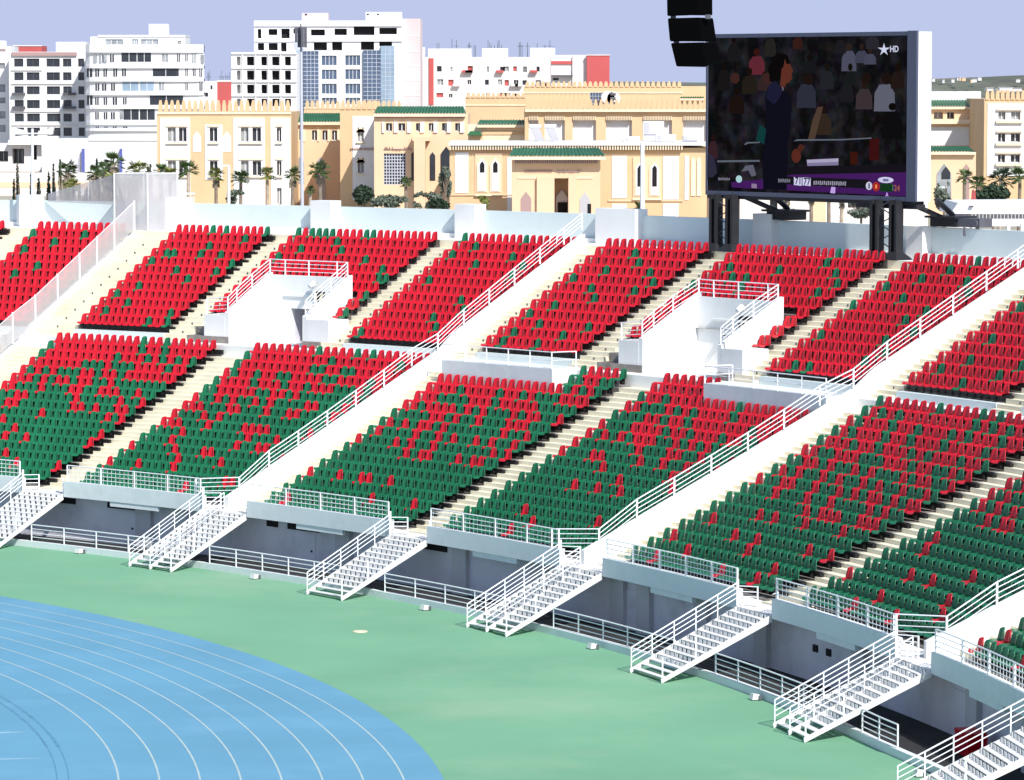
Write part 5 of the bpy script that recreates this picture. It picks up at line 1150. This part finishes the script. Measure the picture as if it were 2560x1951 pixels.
pw_ = ['above the white hall, first of the row', 'under the first dark crown', 'beside the thin cypresses', 'in the thick of the clump', 'with the highest crown of the clump', 'under the highest crown of the clump', 'before the blank white hall', 'with a hanging dry skirt', 'beside the palace corner', 'close to the glass enclosure', 'before the palace corner windows', 'before the single window bay', 'beside the short lamp pole', 'before the palace white panel', 'left of the telecom mast'.replace('left of', 'just before'), 'past the telecom mast', 'at the foot of the mast', 'before the lattice window', 'by the annex lamp pole', 'seen under the screen, slimmest trunk', 'seen under the screen, mid way', 'seen under the screen with dry leaves', 'seen under the screen near the big leg', 'beside the ochre arcade', 'between the arcade and the edge tower', 'below the edge tower windows', 'cut by the picture edge']
for i, (u, v, r_, D, nm, mm, sk) in enumerate(PL): palm(u, v, r_, D, nm+' '+pw_[i], mm, bool(sk), pale=(i % 3 == 1), tw=.2 if i < 10 else .16, seed=i)
def bush(name, label, u, v, ru, rv, D, mm, n, size, cat='tree', trunk=True, group=None, seed=1, shape='ell'):
    rg = random.Random(seed); c = pt(u, v, D); a, h = ru*D/F, rv*D/F; root = empty(name, (c.x, c.y, GZ), 0, label, cat, group)
    b = MB()
    ctrs = [(rg.uniform(-1, 1), rg.uniform(-1, 1), rg.uniform(-1, 1)) for _ in range(9)]
    for i in range(n):
        while True:
            x, y, z = rg.uniform(-1, 1), rg.uniform(-1, 1), rg.uniform(-1, 1)
            if shape == 'cone':
                if math.hypot(x, y) < .75*(1-(z+1)/2)**.7+.05: break
            elif x*x+y*y+z*z < 1 and min((x-p)**2+(y-q)**2+(z-r)**2 for p, q, r in ctrs) < .30: break
        p = c+Vector((x*a, y*a, z*h)); d = Vector((rg.gauss(0, 1), rg.gauss(0, 1), rg.gauss(0, 1))).normalized()*size; e = d.cross(Vector((rg.gauss(0, 1), rg.gauss(0, 1), rg.gauss(0, 1)))).normalized()*size*.6
        b.quad(tuple(p-d), tuple(p+e), tuple(p+d), tuple(p-e))
    b.build('crown', M[mm], root)
    if trunk:
        b = MB(); b.tube([(c.x, c.y, GZ), (c.x+.1, c.y, c.z-h*.4), (c.x, c.y, c.z+h*.3)], .14, 6, r1=.05)
        for i in range(5): q = c+Vector((rg.uniform(-.7, .7)*a, rg.uniform(-.7, .7)*a, rg.uniform(0, .7)*h)); b.tube([(c.x, c.y, c.z-h*.5), tuple(q)], .06, 5, r1=.02)
        b.build('trunk', M['trunk'], root)
for i, (u, v, rv) in enumerate(((44, 455, 55), (78, 470, 40), (97, 478, 34), (122, 470, 44), (134, 455, 50), (150, 430, 32), (370, 440, 30), (376, 438, 30), (35, 480, 35), (242, 420, 30))):
    bush('cypress_tree', ['slim dark cypress spire nearest the picture edge', 'short cypress spire by the lamp pole', 'thick dark cypress column beside the lamp pole', 'broad dark cypress column under the white hall', 'thin tall cypress between column and palm', 'pointed cypress above the first palm', 'needle thin cypress before the palace corner', 'second needle thin cypress before the palace corner', 'small leaning cypress low at the edge', 'thin cypress spire rising out of the palm clump'][i], u, v, 7 if i in (2, 3) else 3.5, rv, 290+4*i, 'cyp', 420, .14, 'cypress', True, 'cypresses behind the wall', i+3, 'cone')
b = MB(); 
for i in range(60):     # bare upright stems of the palm clump
    u = 150+rnd.random()*175; q = pt(u, 505, 293+rnd.random()*14); b.tube([(q.x, q.y, GZ), (q.x+rnd.uniform(-.2, .2), q.y, q.z+rnd.uniform(.4, 2.2))], .07, 5)
tag(b.build('palm_stems', M['palmd']), 'dense thicket of bare grey stems under the palm clump', 'stems', kind='stuff')
bush('broadleaf_tree', 'dark twisted broadleaf tree before the ochre tower', 908, 488, 26, 26, 275, 'leafd', 900, .16, group='trees before the palace', seed=21)
bush('broadleaf_tree', 'thin grey green tree before the annex corner', 1112, 458, 18, 42, 300, 'leafg', 900, .12, group='trees before the palace', seed=22)
bush('shrub', 'pale grey shrub mound below the lattice window', 975, 505, 50, 18, 270, 'leafg', 900, .14, 'shrub', False, 'shrubs along the wall', 23)
bush('shrub', 'grey leafy shrub beside the annex corner', 1068, 503, 42, 24, 268, 'leafg', 900, .14, 'shrub', False, 'shrubs along the wall', 24)
bush('shrub', 'dark scrubby shrub at the annex corner', 1098, 512, 30, 16, 262, 'leafd', 600, .13, 'shrub', False, 'shrubs along the wall', 25)
bush('shrub', 'yellowish dry shrub before the shadowed annex wall', 1205, 508, 18, 18, 250, 'palmy', 350, .12, 'shrub', False, 'shrubs along the wall', 26)
bush('shrub', 'grey bush below the palace single window bay', 590, 495, 26, 20, 268, 'leafg', 600, .13, 'shrub', False, 'shrubs along the wall', 27)
bush('broadleaf_tree', 'grey green young tree beside the screen', 2357, 487, 22, 42, 260, 'leafg', 1200, .13, group='trees beyond the screen', seed=28)
bush('broadleaf_tree', 'dark bushy tree filling the gap below the edge tower', 2480, 485, 45, 22, 265, 'leafd', 1300, .15, group='trees beyond the screen', seed=29)
bush('broadleaf_tree', 'grey scrubby tree seen between the screen legs', 2150, 520, 45, 26, 265, 'leafg', 1200, .14, group='trees beyond the screen', seed=30)
fl_ = empty('red_flag', pt(2434, 495, 262), 0, 'small red flag among the palms beyond the screen', 'flag'); b = MB(); q = pt(2433, 490, 262)
b.tube([(q.x, q.y, GZ), (q.x, q.y, q.z+.5)], .03, 5); b.build('pole', M['steel2'], fl_); b = MB(); b.hexa([(q.x-.15, q.y, q.z-.4), (q.x+.2, q.y-.05, q.z-.4), (q.x+.2, q.y-.02, q.z-.4), (q.x-.15, q.y+.03, q.z-.4), (q.x-.1, q.y, q.z+.4), (q.x+.15, q.y-.05, q.z+.35), (q.x+.15, q.y-.02, q.z+.35), (q.x-.1, q.y+.03, q.z+.4)]); b.build('cloth', M['bred'], fl_)
# ------------------------------------------------------------------ far country: water, hills, scattered houses
p = pt(1280, 222, 3300); b = MB(); b.quad((p.x-2500, p.y-900, -2), (p.x+2500, p.y-900, -2), (p.x+2500, p.y+600, -2), (p.x-2500, p.y+600, -2)); tag(b.build('water', M['sea']), kind='structure')
b = MB(); hr = random.Random(5); n = 90; y0 = CAM.y+4100
for i in range(n+1):
    x = CAM.x-1500+3000*i/n; u = 1280+F*(x-CAM.x)/4100
    hgt = 23.5+(205-(194+4*math.sin(i*.37)+3*math.sin(i*1.1)+hr.uniform(-1.2, 1.2)))*4100/F
    if u < 1900: hgt = 23.5+(205-(206+2*math.sin(i*.5)))*4100/F
    b.v += [(x, y0-500, -3), (x, y0, hgt), (x, y0+900, -5)]
for i in range(n):
    a = 3*i; b.f += [(a, a+3, a+4, a+1), (a+1, a+4, a+5, a+2)]; b.m += [0, 0]
tag(b.build('hills', M['hill']), kind='structure')
for i in range(26):
    u = hr.uniform(2318, 2575) if i < 20 else hr.uniform(1300, 1760); D = hr.uniform(3850, 4050) if i < 14 else hr.uniform(1500, 2300)
    v = hr.uniform(193, 200) if i < 14 else hr.uniform(212, 226); wd = hr.uniform(4, 11) if i < 14 else hr.uniform(8, 40)
    q = pt(u, v, D); k = D/F; r = empty('far_house', (q.x, q.y, q.z-6*k), 0, 'tiny pale house on the far hillside' if i < 14 else 'flat pale roof in the far plain', 'house', 'houses on the far hillside' if i < 14 else 'flat roofs in the far plain')
    b = MB(); b.box(q.x, q.x+wd*k, q.y, q.y+8, q.z-8*k, q.z); b.build('wall', M['bwhite'] if i % 4 else M['ochre2'], r); b = MB(); b.box(q.x-.5, q.x+wd*k+.5, q.y-.5, q.y+8, q.z, q.z+.6*k); b.build('roof', M['bpink'] if i % 3 else M['bwhite'], r)
# lettering becomes plain meshes
bpy.context.view_layer.update(); dg = bpy.context.evaluated_depsgraph_get()
for o in [o for o in bpy.data.objects if o.type == 'FONT']:
    me = bpy.data.meshes.new_from_object(o.evaluated_get(dg)); n = bpy.data.objects.new(o.name.split('.')[0], me); COL.objects.link(n)
    n.parent = o.parent; n.location = o.location; n.rotation_euler = o.rotation_euler; bpy.data.objects.remove(o)
